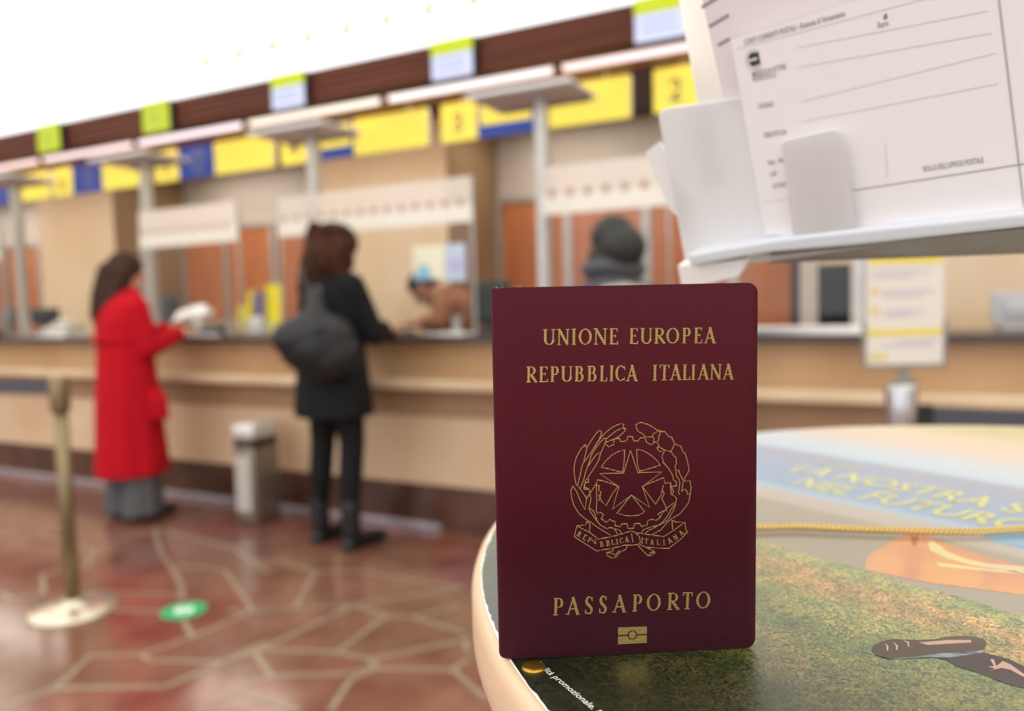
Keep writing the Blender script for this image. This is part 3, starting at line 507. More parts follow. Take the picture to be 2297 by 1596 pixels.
# yellow leaflet dispenser
ylw = mat('leaflet_yellow', (240, 222, 44), .5); purp = mat('leaflet_purple', (118, 104, 132), .5); lwh = mat('leaflet_white', (226, 226, 220), .5)
t = thing('leaflet_dispenser', 'clear leaflet dispenser with tall yellow leaflets on the worktop', 'leaflet stand', (-3.72, 3.7, WT))
bm = NB(); box(bm, -.19, .17, -.03, .06, 0, .01, .002); box(bm, -.19, .17, -.03, -.026, 0, .09); obj('tray', bm, clear_mat('acrylic', (245, 250, 250), .2, .08), t)
for a, b, h, y, m, nm in [(-.19, -.08, .19, -.02, ylw, 'yellow_leaflet'), (-.14, -.02, .29, .02, ylw, 'yellow_leaflet'), (-.08, .04, .28, .0, purp, 'purple_leaflet'), (.03, .16, .325, .01, ylw, 'yellow_leaflet'), (-.09, .03, .12, -.02, lwh, 'white_leaflet')]:
    bm = NB(); box(bm, a, b, y, y+.004, .01, h, .001, M=Matrix.Rotation(-.05, 4, 'X')); obj(nm, bm, m, t)
# two notices taped to the glass
cyanw = mat('notice_cream', (246, 242, 214), .5); cy = mat('notice_blue', (150, 204, 226), .5); lil = mat('notice_lilac', (190, 186, 224), .5); pal = mat('notice_paleblue', (196, 212, 228), .5)
t = thing('paper_notice', 'cream notice with light blue patch taped on the glass above staff member', 'notice', (-2.385, 3.522, 1.37))
bm = NB(); box(bm, 0, .20, -.001, .001, 0, .185); obj('sheet', bm, cyanw, t)
bm = NB(); prism(bm, [(.0, .0), (.02, .05), (.06, .085), (.10, .07), (.12, .02), (.12, 0)], .001, .002, Matrix.Rotation(pi/2, 4, 'X')); obj('blue_patch', bm, cy, t)
t = thing('paper_notice', 'pale blue and lilac notice taped on the glass, right of the cream one', 'notice', (-2.18, 3.522, 1.355))
bm = NB(); box(bm, 0, .13, -.001, .001, 0, .20); obj('sheet', bm, pal, t)
bm = NB(); box(bm, .03, .12, -.003, -.001, .05, .12); obj('lilac_patch', bm, lil, t)

# ================================================================ LITTER BIN
t = thing('litter_bin', 'steel litter bin with rounded top standing against the counter', 'bin', (-3.30, 3.20, 0), radians(2))
steel = mat('steel', (140, 130, 116), .35, .6); steeld = mat('steel_shadow_side', (150, 140, 126), .35, .6)
bm = NB(); box(bm, -.08, .08, -.11, .11, .0, .46, .03); obj('body', bm, steel, t, True)
bm = NB(); box(bm, -.075, .075, -.105, .105, .43, .50, .02); obj('opening', bm, blackp, t)
bm = NB(); box(bm, -.09, .09, -.12, .12, .485, .585, .035); obj('lid', bm, mat('lid_steel', (222, 220, 214), .35, .4), t, True)
bm = NB(); box(bm, -.055, .055, -.116, -.108, .08, .40, .004); obj('front_panel', bm, mat('steel_bright', (212, 208, 200), .4, .5), t)

# ================================================================ STANCHIONS
brass = mat('dull_brass', (140, 124, 92), .38, .7); dgrey = mat('belt_grey', (76, 78, 86), .7); satin = mat('satin_cream_metal', (226, 214, 190), .25, .7)
def stanchion(x, y, label, mt, top=.975):
    t = thing('belt_stanchion', label, 'stanchion', (x, y, 0))
    bm = NB(); lathe(bm, [(.165, 0), (.168, .006), (.160, .014), (.09, .024), (.04, .034), (.034, .05)], 56); obj('base', bm, satin, t, True)
    bm = NB(); cyl(bm, (0, 0, .03), (0, 0, top-.12), .027, n=32); obj('pole', bm, mt, t, True)
    bm = NB(); lathe(bm, [(.036, top-.14), (.038, top-.135), (.038, top-.01), (.034, top), (.012, top+.004)], 40); obj('belt_head', bm, mt, t, True)
    return t
s1 = stanchion(-3.03, 1.90, 'brass-toned belt post with round cream base on the red floor', brass)
bm = NB(); box(bm, -.003, .003, -.03, .03, 0, 0)  if False else None
def belt(p0, p1, label, w=.05):
    p0 = Vector(p0); p1 = Vector(p1); d = (p1-p0); L = d.length; rz = math.atan2(d.y, d.x)
    t = thing('queue_belt', label, 'belt', p0, rz)
    bm = NB(); n = 24; vs2 = []
    for i in range(n+1):
        u = i/n; z = -.03*4*u*(1-u)*min(1, L/2)
        vs2.append([bm.verts.new((u*L, s*.0012, z+zz)) for s in (-1, 1) for zz in (-w/2, w/2)])
    for a, b in zip(vs2, vs2[1:]):
        bm.faces.new((a[0], a[1], b[1], b[0])); bm.faces.new((a[2], b[2], b[3], a[3])); bm.faces.new((a[1], a[3], b[3], b[1])); bm.faces.new((a[0], b[0], b[2], a[2]))
    obj('webbing', bm, dgrey, t)
    bm = NB(); box(bm, -.004, .03, -.008, .008, -w/2-.004, w/2+.004, .003); obj('end_clip', bm, blackp, t)
belt((-3.068, 1.903, .935), (-5.3, 2.02, .93), 'dark grey belt running left from the brass belt post', .058)
s2 = stanchion(.014, 2.126, 'chrome belt post carrying the standing notice', mat('chrome', (190, 188, 186), .2, .85), top=.997)
bm = NB(); box(bm, -.012, .012, .028, .044, .86, .97, .003); o = obj('belt_slot', bm, blackp, s2)
belt((.055, 2.13, .915), (2.1, 2.75, .905), 'dark grey belt running right from the chrome belt post', .055)
# notice on the second post
fr = mat('frame_grey', (150, 144, 134), .4, .3); yb = mat('notice_yellow', (236, 214, 64), .5); grt = mat('notice_text', (196, 192, 204), .6)
rzS = radians(26.9)
t = thing('notice_frame', 'A4 notice with yellow bars in a grey frame on the chrome belt post', 'notice', (.02, 2.14, 1.001), rzS)
bm = NB(); box(bm, -.012, .012, -.005, .005, 0, .045, .002); cyl(bm, (0, 0, 0), (0, 0, .008), .03); obj('stem', bm, fr, t)
bm = NB(); box(bm, -.103, .103, -.006, .008, .036, .046, .002); box(bm, -.105, -.098, -.006, .008, .036, .155, .002); box(bm, .098, .105, -.006, .008, .036, .155, .002); box(bm, -.1, .1, .003, .007, .04, .345, .001); obj('holder', bm, fr, t)
bm = NB(); box(bm, -.097, .097, -.001, .002, .045, .342); sh = obj('sheet', bm, mat('notice_paper', (232, 226, 214), .6), t)
bm = NB(); box(bm, -.090, .092, -.002, -.001, .298, .325); obj('yellow_bar', bm, yb, sh); bm = NB(); box(bm, -.094, .092, -.002, -.001, .118, .133); obj('yellow_bar', bm, yb, sh)
bm = NB(); box(bm, -.092, -.045, -.002, -.001, .055, .075); obj('yellow_mark', bm, mat('notice_soft_yellow', (226, 210, 150), .6), sh)
bm = NB()
for x0, x1, z in [(-.085, .06, .275), (-.085, .02, .262), (-.055, .07, .226), (-.055, .04, .214), (-.05, .05, .176), (-.05, .02, .166), (-.02, .08, .10), (-.06, .07, .09)]: box(bm, x0, x1, -.0018, -.001, z, z+.006)
for z in (.222, .172): box(bm, -.084, -.066, -.0018, -.001, z, z+.018)
obj('printed_lines', bm, grt, sh)
bm = NB(); cyl(bm, (-.076, -.0012, .230), (-.076, -.0028, .230), .009); cyl(bm, (-.076, -.0012, .182), (-.076, -.0028, .182), .009); obj('yellow_bullets', bm, mat('bullet_yellow', (232, 206, 110), .6), sh)
# green floor sticker
t = thing('floor_sticker', 'round green distancing sticker with pale centre on the red floor', 'floor sticker', (-2.595, 2.085, .0022))
bm = NB(); cyl(bm, (0, 0, 0), (0, 0, .0012), .088, n=48); obj('disc', bm, mat('sticker_green', (30, 182, 112), .4), t)
bm = NB()
for sx in (-1, 1):
    prism(bm, [(sx*.016+.015*cos(a), .0+.034*sin(a)) for a in [2*pi*i/20 for i in range(20)]], .0012, .0018)
bm.transform(Matrix.Rotation(.6, 4, 'Z')); bm.transform(Matrix.Diagonal((1.3, 1.1, 1, 1))); obj('footprints', bm, mat('sticker_white', (226, 242, 230), .5), t)

# ================================================================ PEOPLE
skin = mat('skin', (206, 152, 124), .5); skin2 = mat('skin_tan', (186, 130, 104), .5)
def face(bm, hc, f, r=.1, s=1):
    """nose, brow, chin, ears and lips added to a head at hc looking along f"""
    hc = Vector(hc); f = Vector(f).normalized(); up = Vector((0, 0, 1)); up = (up-f*up.dot(f)).normalized(); rt = f.cross(up)
    q = Matrix((rt, f, up)).transposed().to_quaternion()
    blob(bm, hc+up*.02, (.073, .093, .105), q); blob(bm, hc+f*.022-up*.055, (.052, .062, .055), q); blob(bm, hc+f*.06-up*.088, (.024, .022, .018), q)
    cap(bm, hc+f*.088+up*.012, .009, hc+f*.107-up*.022, .013)
    blob(bm, hc+f*.082-up*.052, (.024, .012, .008), q); blob(bm, hc+f*.082+up*.03, (.05, .013, .009), q)
    for s_ in (-1, 1): blob(bm, hc+rt*.076*s_-f*.005-up*.005, (.010, .02, .03), q)
    return hc, f, up, rt
def eyes(root, hc, f, up, rt):
    for s_ in (-1, 1):
        bm = NB(); blob(bm, hc+f*.080+up*.012+rt*.031*s_, .012); obj('eye', bm, mat('eye_white', (230, 228, 224), .3), root, True)
def shoe(name, bm_pts, m, parent): pass
# ---- woman in the red coat
def person(label, loc, rz, build):
    t = thing('person', label, 'person', loc, rz); build(t); return t
redc = mat('red_wool', (188, 12, 30), .85, 0, .2, bump=(260, .25, .002)); greyt = mat('grey_tweed', (112, 112, 112), .9, 0, .2, var=(140, (70, 70, 72)), bump=(220, .3, .002))
brn = mat('dark_brown_hair', (72, 46, 34), .6, 0, .2, var=(30, (52, 32, 24), (4, 4, .4)), bump=(60, .5, .004, (5, 5, .5)))
leather = mat('black_leather', (24, 24, 26), .35)
def red_woman(t):
    bm = NB()
    hc = Vector((.0, .03, 1.465)); f = Vector((.22, 1, -.16))
    a = face(bm, hc, f)
    cap(bm, (0, .0, 1.30), .055, (0, .01, 1.42), .05)
    chain(bm, [((0, 0, .88), .12), ((0, 0, 1.05), .105), ((0, 0, 1.24), .12)])
    cap(bm, (-.13, 0, 1.27), .05, (.13, 0, 1.27), .05)
    arms = {1: [(.155, -.01, 1.26), (.185, .03, 1.02), (.10, .285, 1.10)], -1: [(-.155, -.01, 1.26), (-.175, .05, 1.02), (-.02, .29, 1.13)]}
    for s, p in arms.items():
        chain(bm, [(p[0], .045), (p[1], .038), (p[2], .027)])
        d = Vector((-.25*s, .9, .2)); hand(bm, p[2], d, (s*.35, -.1, .9), .55, -s if s > 0 else 1, .95)
        chain(bm, [((.085*s, 0, .86), .075), ((.085*s, .01, .46), .05), ((.085*s, -.005, .10), .036)]); cap(bm, (.085*s, -.02, .05), .04, (.09*s, .13, .035), .032)
    o = fused('body', bm, skin, t, .0055, 3); eyes(t, *a)
    bm = NB()
    loft(bm, [(.27, .0, -.01, .215, .205), (.31, 0, -.01, .214, .204), (.5, 0, -.01, .200, .19), (.75, 0, -.012, .188, .172), (.95, 0, -.01, .178, .152), (1.05, 0, -.01, .178, .145), (1.18, 0, -.015, .186, .142), (1.27, 0, -.01, .182, .125), (1.325, 0, -.005, .13, .10), (1.37, 0, .0, .075, .075), (1.385, 0, .0, .06, .06)], 48, .035, 1)
    for s, p in arms.items():
        e = Vector(p[1]); w = Vector(p[2]); chain(bm, [(p[0], .07), (p[1], .066), (e.lerp(w, .88), .052)])
    prism(bm, [(.14, .60), (.26, .60), (.24, .72), (.17, .80)], .02, .10, Matrix(((1, 0, 0, 0), (0, 0, 1, 0), (0, 1, 0, 0), (0, 0, 0, 1))))
    fused('coat', bm, redc, t, .009, 6)
    bm = NB()
    cap(bm, (.0, -.16, 1.07), .02, (0, -.16, 1.07), .022)
    tube(bm, spline([(-.17, -.05, 1.07), (-.1, -.145, 1.075), (0, -.165, 1.08), (.1, -.145, 1.075), (.17, -.05, 1.07)], 6), .012); obj('coat_belt', bm, redc, t, True)
    for s in (-1, 1):
        bm = NB(); loft(bm, [(.035, .088*s, -.01, .11, .125), (.2, .088*s, -.005, .10, .11), (.5, .085*s, 0, .095, .10), (.8, .085*s, 0, .09, .10)], 28, .05, s)
        fused('trouser_leg', bm, greyt, t, .009, 3)
        bm = NB(); chain(bm, [((.09*s, -.07, .035), .038), ((.09*s, .05, .035), .042), ((.095*s, .17, .028), .032)]); fused('shoe', bm, leather, t, .007, 3)
    bm = NB(); F = a[1]; U = a[2]
    blob(bm, hc+Vector((0, -.012, .035)), (.090, .105, .098)); blob(bm, hc+Vector((-.0, -.06, -.02)), (.088, .075, .11))
    chain(bm, [(hc+Vector((-.02, -.09, .0)), .075), (hc+Vector((-.04, -.125, -.13)), .07), (hc+Vector((-.055, -.15, -.24)), .052), (hc+Vector((-.06, -.155, -.29)), .03)])
    chain(bm, [(hc+Vector((.055, -.05, .0)), .05), (hc+Vector((.03, -.10, -.12)), .05), (hc+Vector((.0, -.14, -.2)), .04)])
    chain(bm, [(hc+Vector((-.07, -.03, .0)), .05), (hc+Vector((-.09, -.07, -.14)), .045), (hc+Vector((-.10, -.10, -.24)), .03)])
    fused('hair', bm, brn, t, .007, 4)
person('woman in a long red coat and grey trousers at the counter, holding papers', (-4.08, 2.98, 0), radians(-8), red_woman)
t = thing('paper_sheets', 'white papers held up by the woman in the red coat', 'papers', (-3.95, 3.36, 1.160), radians(30))
t.scale = (.7, .7, .7)
for k, (rx, ry, dx) in enumerate([(-.35, -.25, -.06), (-.5, -.45, .02)]):
    bm = NB(); n = 8
    pts = [[(dx-.10+.2*i/n, .03*sin(i/n*3+k)+j*.20*cos(.5)-.1, .03*k+.03*sin(i/n*2.5)+j*.1) for i in range(n+1)] for j in (0, 1)]
    va = [[bm.verts.new(p) for p in r] for r in pts]; vb = [[bm.verts.new((p[0], p[1]+.001, p[2]-.0015)) for p in r] for r in pts]
    for i in range(n):
        bm.faces.new((va[0][i], va[0][i+1], va[1][i+1], va[1][i])); bm.faces.new((vb[0][i], vb[1][i], vb[1][i+1], vb[0][i+1]))
        for j in (0, 1): bm.faces.new((va[j][i], vb[j][i], vb[j][i+1], va[j][i+1]))
    obj('sheet', bm, paper, t, True)
bm = NB(); tube(bm, [(.06+.0*i, 0, .03+.0*i) if False else (.05+.05*cos(i/12*2*pi)*.4+.03*i/12, .02, .05+.025*sin(i/12*2*pi)) for i in range(13)], .004)
bm.free()
bm = NB(); cyl(bm, (.05, -.02, .05), (.16, .05, .085), .028, .03, 20); obj('rolled_sheet', bm, paper, t, True)
# ---- woman in black
blk = mat('black_cloth', (22, 23, 25), .85, 0, .25, bump=(200, .2, .002)); blk2 = mat('black_leggings', (14, 14, 16), .75, 0, .3)
curl = mat('brown_curly_hair', (80, 46, 30), .7, 0, .15, var=(38, (44, 24, 16)), bump=(45, .9, .012))
def black_woman(t):
    bm = NB(); hc = Vector((.01, .04, 1.525)); f = Vector((.05, 1, -.25)); a = face(bm, hc, f)
    cap(bm, (0, 0, 1.36), .055, (0, .02, 1.49), .05)
    chain(bm, [((0, 0, .92), .12), ((0, 0, 1.1), .11), ((0, 0, 1.30), .12)]); cap(bm, (-.14, 0, 1.35), .05, (.14, 0, 1.35), .05)
    arms = {1: [(.165, 0, 1.33), (.215, .09, 1.09), (.09, .27, 1.115)], -1: [(-.165, 0, 1.33), (-.20, .10, 1.08), (-.07, .28, 1.115)]}
    for s, p in arms.items():
        chain(bm, [(p[0], .045), (p[1], .038), (p[2], .027)]); hand(bm, p[2], (-.4*s, .8, -.12), (0, 0, 1), .35, -s, .95)
    LG = {1: [(.09, 0, .88), (.10, .02, .48), (.115, -.02, .10)], -1: [(-.09, 0, .88), (-.115, .0, .48), (-.125, -.03, .10)]}
    for s, p in LG.items(): chain(bm, [(p[0], .080), (p[1], .054), (p[2], .036)]); cap(bm, p[2], .036, (p[2][0], p[2][1]+.1, .035), .03)
    fused('body', bm, skin, t, .0055, 3); eyes(t, *a)
    bm = NB()
    for s, p in LG.items():
        x, y, z = p[1]; chain(bm, [((p[0][0]*.9, 0, .86), .098), ((x*.97, y, z+.06), .066), ((x, y-.02, z-.12), .062), ((p[2][0], p[2][1], .17), .046)])
    fused('leggings', bm, blk2, t, .008, 3)
    for s, p in LG.items():
        x, y = p[2][:2]; bm = NB(); chain(bm, [((x, y, .22), .052), ((x, y, .09), .052), ((x, y+.02, .05), .05), ((x+.01*s, y+.15, .036), .036), ((x+.012*s, y+.19, .033), .030)]); blob(bm, (x, y-.02, .03), (.042, .045, .03))
        fused('boot', bm, mat('boot_leather', (22, 22, 24), .4), t, .007, 3)
    bm = NB()
    loft(bm, [(.68, 0, -.01, .225, .185), (.72, 0, -.01, .222, .184), (.9, 0, -.01, .205, .165), (1.08, 0, -.01, .19, .145), (1.25, 0, -.01, .195, .135), (1.35, 0, -.005, .185, .115), (1.40, 0, 0, .13, .09), (1.44, 0, .01, .075, .075), (1.46, 0, .01, .07, .07)], 48, .02, 3)
    for s, p in arms.items():
        e = Vector(p[1]); w = Vector(p[2]); chain(bm, [(p[0], .072), (p[1], .062), (e.lerp(w, .9), .046)])
    fused('coat', bm, blk, t, .009, 6)
    bm = NB(); rr = random.Random(5)
    blob(bm, hc+Vector((0, -.02, .03)), (.125, .13, .108)); blob(bm, hc+Vector((0, -.06, -.05)), (.15, .11, .14))
    for i in range(60):
        a_ = rr.uniform(.15*pi, 1.15*pi)+pi*.85; zz = rr.uniform(-.24, .1); k = 1+.25*max(0, -zz)*2
        blob(bm, hc+Vector((.13*k*cos(a_)*(1-max(0, zz)*3)-.02*(zz < -.1), -.03+.1*k*sin(a_)*(.9), zz)), rr.uniform(.022, .04))
    chain(bm, [(hc+Vector((-.08, -.08, -.05)), .07), (hc+Vector((-.10, -.10, -.19)), .065), (hc+Vector((-.11, -.10, -.30)), .04)])
    chain(bm, [(hc+Vector((.0, -.10, -.05)), .07), (hc+Vector((-.01, -.115, -.17)), .06)])
    fused('hair', bm, curl, t, .008, 2)
person('woman in a black coat and leggings with long curly brown hair', (-2.56, 3.03, 0), radians(-12), black_woman)
t = thing('shoulder_bag', 'slouchy black leather bag on the back of the woman in black', 'bag', (-2.46, 2.80, 1.12), radians(40))
bm = NB(); blob(bm, (0, 0, -.06), (.185, .075, .16)); blob(bm, (.06, 0, -.12), (.15, .07, .13)); blob(bm, (-.08, 0, -.03), (.13, .07, .10)); chain(bm, [((0, 0, .0), .08), ((-.0, .02, .14), .045), ((-.02, .04, .20), .025)])
fused('bag_body', bm, mat('bag_leather', (20, 20, 23), .38, 0, .5, bump=(14, .5, .02)), t, .008, 5)
bm = NB(); tube(bm, spline([(-.02, .02, .18), (-.05, .04, .24), (-.05, .10, .295), (-.05, .20, .27), (-.05, .25, .16)], 8), .012); obj('strap', bm, leather, t, True)
bm = NB(); tube(bm, [(.012+.012*cos(k/12*2*pi), .045, .19+.016*sin(k/12*2*pi)) for k in range(13)], .003); obj('buckle', bm, alu, t, True)
# ---- third customer (mostly behind the passport)
gcoat = mat('grey_coat', (84, 86, 92), .85, 0, .2, bump=(180, .2, .002)); bhair = mat('black_hair', (40, 40, 38), .5, 0, .4, bump=(60, .8, .008))
def third(t):
    bm = NB(); hc = Vector((0, .04, 1.455)); f = Vector((-.15, 1, -.12)); a = face(bm, hc, f)
    cap(bm, (0, 0, 1.28), .05, (0, .02, 1.40), .047)
    chain(bm, [((0, 0, .86), .12), ((0, 0, 1.05), .11), ((0, 0, 1.22), .115)]); cap(bm, (-.13, 0, 1.24), .05, (.13, 0, 1.24), .05)
    arms = {1: [(.155, 0, 1.22), (.19, .06, .98), (.10, .27, 1.115)], -1: [(-.155, 0, 1.22), (-.19, .06, .98), (-.10, .27, 1.115)]}
    for s, p in arms.items():
        chain(bm, [(p[0], .045), (p[1], .038), (p[2], .027)]); hand(bm, p[2], (-.3*s, .9, -.1), (0, 0, 1), .4, -s, .9)
        chain(bm, [((.085*s, 0, .82), .078), ((.09*s, .01, .45), .052), ((.09*s, -.01, .10), .036)]); cap(bm, (.09*s, 0, .05), .036, (.09*s, .11, .03), .03)
    fused('body', bm, skin2, t, .0055, 3); eyes(t, *a)
    bm = NB(); loft(bm, [(.62, 0, 0, .22, .18), (.9, 0, 0, .2, .16), (1.08, 0, 0, .185, .145), (1.2, 0, 0, .185, .135), (1.26, 0, 0, .18, .12), (1.30, 0, 0, .13, .10), (1.34, 0, .01, .085, .085), (1.375, 0, .01, .08, .08)], 44, .02)
    for s, p in arms.items():
        e = Vector(p[1]); w = Vector(p[2]); chain(bm, [(p[0], .068), (p[1], .06), (e.lerp(w, .9), .045)])
    fused('coat', bm, gcoat, t, .009, 5)
    bm = NB()
    for s in (-1, 1): chain(bm, [((.085*s, 0, .80), .095), ((.09*s, .01, .45), .068), ((.09*s, -.01, .09), .05)])
    fused('trousers', bm, blk2, t, .008, 3)
    for s in (-1, 1):
        bm = NB(); chain(bm, [((.09*s, -.03, .04), .04), ((.09*s, .14, .034), .034)]); fused('shoe', bm, leather, t, .007, 3)
    bm = NB(); blob(bm, hc+Vector((0, -.02, .03)), (.098, .108, .10)); blob(bm, hc+Vector((.055, -.09, -.015)), (.095, .08, .09)); blob(bm, hc+Vector((-.02, -.05, -.05)), (.085, .07, .07)); blob(bm, hc+Vector((-.02, -.02, .075)), (.05, .06, .05))
    fused('hair', bm, bhair, t, .007, 2)
    bm = NB(); chain(bm, [((.0, -.125, 1.255), .035), ((.07, -.11, 1.25), .048), ((.13, -.06, 1.235), .05)]); fused('hood', bm, mat('cream_fleece', (176, 172, 150), .9), t, .008, 4)
    bm = NB(); tube(bm, spline([(.09, .05, 1.35), (.0, .10, 1.34), (-.09, .05, 1.35), (-.09, -.04, 1.36), (0, -.08, 1.37), (.09, -.04, 1.36)], 6, True)+[Vector((.09, .05, 1.35))], .035, 12); obj('scarf', bm, mat('grey_scarf', (84, 86, 90), .9), t, True)
person('customer with black hair and grey coat, standing behind the passport', (-1.05, 3.02, 0), radians(6), third)
# ---- staff member leaning over behind the counter
def clerk(t):
    hc = Vector((-.215, -.02, 1.34)); f = Vector((-.62, -.1, -.72)); bm = NB(); a = face(bm, hc, f)
    cap(bm, (-.02, .0, 1.27), .06, (-.14, -.01, 1.32), .055)
    chain(bm, [((.14, .05, .84), .12), ((.10, .03, 1.0), .125), ((.03, .0, 1.18), .125)]); cap(bm, (.0, -.14, 1.24), .05, (.04, .14, 1.24), .05)
    arms = {1: [(-.02, -.16, 1.22), (-.02, -.24, 1.12), (-.10, -.36, 1.125)], -1: [(.04, .16, 1.22), (-.02, .18, 1.10), (-.14, .02, 1.12)]}
    for s, p in arms.items():
        chain(bm, [(p[0], .045), (p[1], .038), (p[2], .027)]); hand(bm, p[2], (-.8, -.5*s, -.08), (0, 0, 1), .45, 1, .95)
    for s in (-1, 1): chain(bm, [((.15, .09*s, .82), .08), ((.14, .10*s, .45), .055), ((.17, .10*s, .09), .038)]); cap(bm, (.17, .10*s, .05), .036, (.06, .10*s, .03), .03)
    fused('body', bm, mat('skin_ruddy', (178, 122, 98), .5), t, .0055, 3); eyes(t, *a)
    bm = NB(); chain(bm, [((.14, .05, .86), .14), ((.10, .03, 1.02), .145), ((.035, .0, 1.18), .145)]); cap(bm, (.0, -.14, 1.23), .07, (.045, .14, 1.23), .07); cap(bm, (.02, 0, 1.22), .1, (-.05, 0, 1.29), .07)
    for s, p in arms.items(): chain(bm, [(p[0], .072), (p[1], .062), (Vector(p[1]).lerp(Vector(p[2]), .6), .05)])
    fused('shirt', bm, mat('tan_shirt', (146, 98, 72), .8, 0, .2), t, .008, 5)
    bm = NB()
    for s in (-1, 1): chain(bm, [((.15, .08*s, .84), .10), ((.14, .10*s, .45), .075), ((.17, .10*s, .09), .055)])
    fused('trousers', bm, blk2, t, .008, 3)
    for s in (-1, 1):
        bm = NB(); chain(bm, [((.19, .10*s, .04), .04), ((.04, .10*s, .034), .034)]); fused('shoe', bm, leather, t, .007, 3)
    bm = NB(); F, U = a[1], a[2]; q = Matrix((a[3], F, U)).transposed().to_quaternion()
    blob(bm, hc+U*.055-F*.015, (.086, .100, .075), q); blob(bm, hc-F*.055+U*.02, (.080, .055, .085), q)
    fused('hair', bm, mat('clerk_hair', (40, 36, 34), .5), t, .007, 3)
    bm = NB(); tube(bm, spline([(-.09, -.10, 1.33), (-.11, -.09, 1.24), (-.10, -.10, 1.17)], 8), .011); tube(bm, spline([(-.09, .06, 1.31), (-.12, -.02, 1.22), (-.10, -.09, 1.17)], 8), .011); ln = obj('lanyard', bm, mat('lanyard_yellow', (214, 186, 88), .7), t, True)
    bm = NB(); box(bm, -.14, -.07, -.115, -.105, 1.10, 1.165, .004); obj('badge', bm, paper, ln)
person('staff member bent over the worktop behind the glass, yellow lanyard', (-2.50, 4.17, 0), radians(6), clerk)
# ================================================================ WRITING TABLE
TC = Vector((.140, .456)); TR = .352
tb = thing('writing_table', 'round high table with pale wood rim and a laminated poster top', 'table', (TC.x, TC.y, 0))
def wpart(name, bm, m, parent, smooth=False):
    """mesh given in world space, parented without moving"""
    o = obj(name, bm, m, parent, smooth); root = parent
    mt = Matrix()
    while root: mt = root.matrix_basis @ mt if root.parent is None else mt; root = root.parent
    if parent.parent is None: o.matrix_parent_inverse = mt.inverted()
    return o
wood = mat('maple_edge', (236, 206, 172), .38, 0, .4, var=(9, (224, 190, 154), (1, 1, 6)), coat=.2)
bm = NB(); lathe(bm, [(.30, 1.070), (.345, 1.0705), (.3505, 1.0735), (TR, 1.078), (TR, 1.0945), (.3508, 1.0982), (.3485, 1.0998), (.340, 1.1)], 160, (TC.x, TC.y, 0)); wpart('tabletop', bm, wood, tb, True)
bm = NB(); cyl(bm, (TC.x, TC.y, .03), (TC.x, TC.y, 1.071), .035, n=32); wpart('pedestal', bm, alu, tb, True)
bm = NB(); lathe(bm, [(.24, 0), (.245, .008), (.22, .018), (.05, .035), (.036, .05)], 64, (TC.x, TC.y, 0)); wpart('base', bm, alu, tb, True)
# laminated poster: printed picture in bands across the direction (.48,.877)
pm = bpy.data.materials.new('poster_print'); pm.use_nodes = True; nt = pm.node_tree; b = nt.nodes['Principled BSDF']
b.inputs['Roughness'].default_value = .4; b.inputs['Coat Weight'].default_value = 1; b.inputs['Coat Roughness'].default_value = .36; b.inputs['Coat IOR'].default_value = 1.6
N = nt.nodes.new; LK = nt.links.new
tc = N('ShaderNodeTexCoord'); dt = N('ShaderNodeVectorMath'); dt.operation = 'DOT_PRODUCT'; dt.inputs[1].default_value = (.478, .878, 0)
LK(tc.outputs['Object'], dt.inputs[0])
wob = N('ShaderNodeTexNoise'); wob.inputs['Scale'].default_value = 60; wob.inputs['Detail'].default_value = 4; LK(tc.outputs['Object'], wob.inputs['Vector'])
ma = N('ShaderNodeMath'); ma.operation = 'MULTIPLY_ADD'; ma.inputs[1].default_value = .006; LK(wob.outputs['Fac'], ma.inputs[0]); LK(dt.outputs['Value'], ma.inputs[2])
sub = N('ShaderNodeMath'); sub.operation = 'SUBTRACT'; sub.inputs[1].default_value = .003; LK(ma.outputs[0], sub.inputs[0])
rp = N('ShaderNodeValToRGB'); LK(sub.outputs[0], rp.inputs[0]); e = rp.color_ramp.elements
STOPS = [(.0, (20, 30, 18)), (.15, (28, 38, 24)), (.19, (62, 68, 40)), (.222, (104, 106, 56)), (.238, (94, 108, 58)), (.262, (134, 138, 78)), (.276, (160, 134, 86)), (.290, (172, 144, 98)), (.299, (154, 156, 102)), (.3075, (150, 160, 108)),
         (.309, (148, 138, 122)), (.375, (152, 142, 122)), (.380, (176, 164, 152)), (.400, (176, 168, 160)), (.404, (156, 182, 204)), (.418, (128, 158, 188)), (.46, (134, 156, 184)), (.513, (144, 152, 172)), (.519, (172, 196, 210)), (.56, (188, 198, 206)), (.60, (208, 188, 174)), (.66, (210, 190, 160)), (.69, (190, 178, 128)), (.80, (188, 174, 120))]
while len(e) > 1: e.remove(e[-1])
e[0].position = STOPS[0][0]; e[0].color = lin(STOPS[0][1])
for p, c in STOPS[1:]: q = e.new(p); q.color = lin(c)
gm = N('ShaderNodeMapping'); gm.inputs['Rotation'].default_value = (0, 0, radians(28.6)); gm.inputs['Scale'].default_value = (1, 1.0, 1); LK(tc.outputs['Object'], gm.inputs[0])
gn = N('ShaderNodeTexNoise'); gn.inputs['Scale'].default_value = 420; gn.inputs['Detail'].default_value = 6; gn.inputs['Distortion'].default_value = 2.4; LK(gm.outputs[0], gn.inputs['Vector'])
gn2 = N('ShaderNodeTexNoise'); gn2.inputs['Scale'].default_value = 70; gn2.inputs['Detail'].default_value = 6; LK(gm.outputs[0], gn2.inputs['Vector'])
gr = N('ShaderNodeValToRGB'); LK(gn.outputs['Fac'], gr.inputs[0]); gr.color_ramp.elements[0].position = .38; gr.color_ramp.elements[1].position = .66; gr.color_ramp.elements[0].color = (.10, .13, .09, 1); gr.color_ramp.elements[1].color = (1.9, 1.75, 1.5, 1)
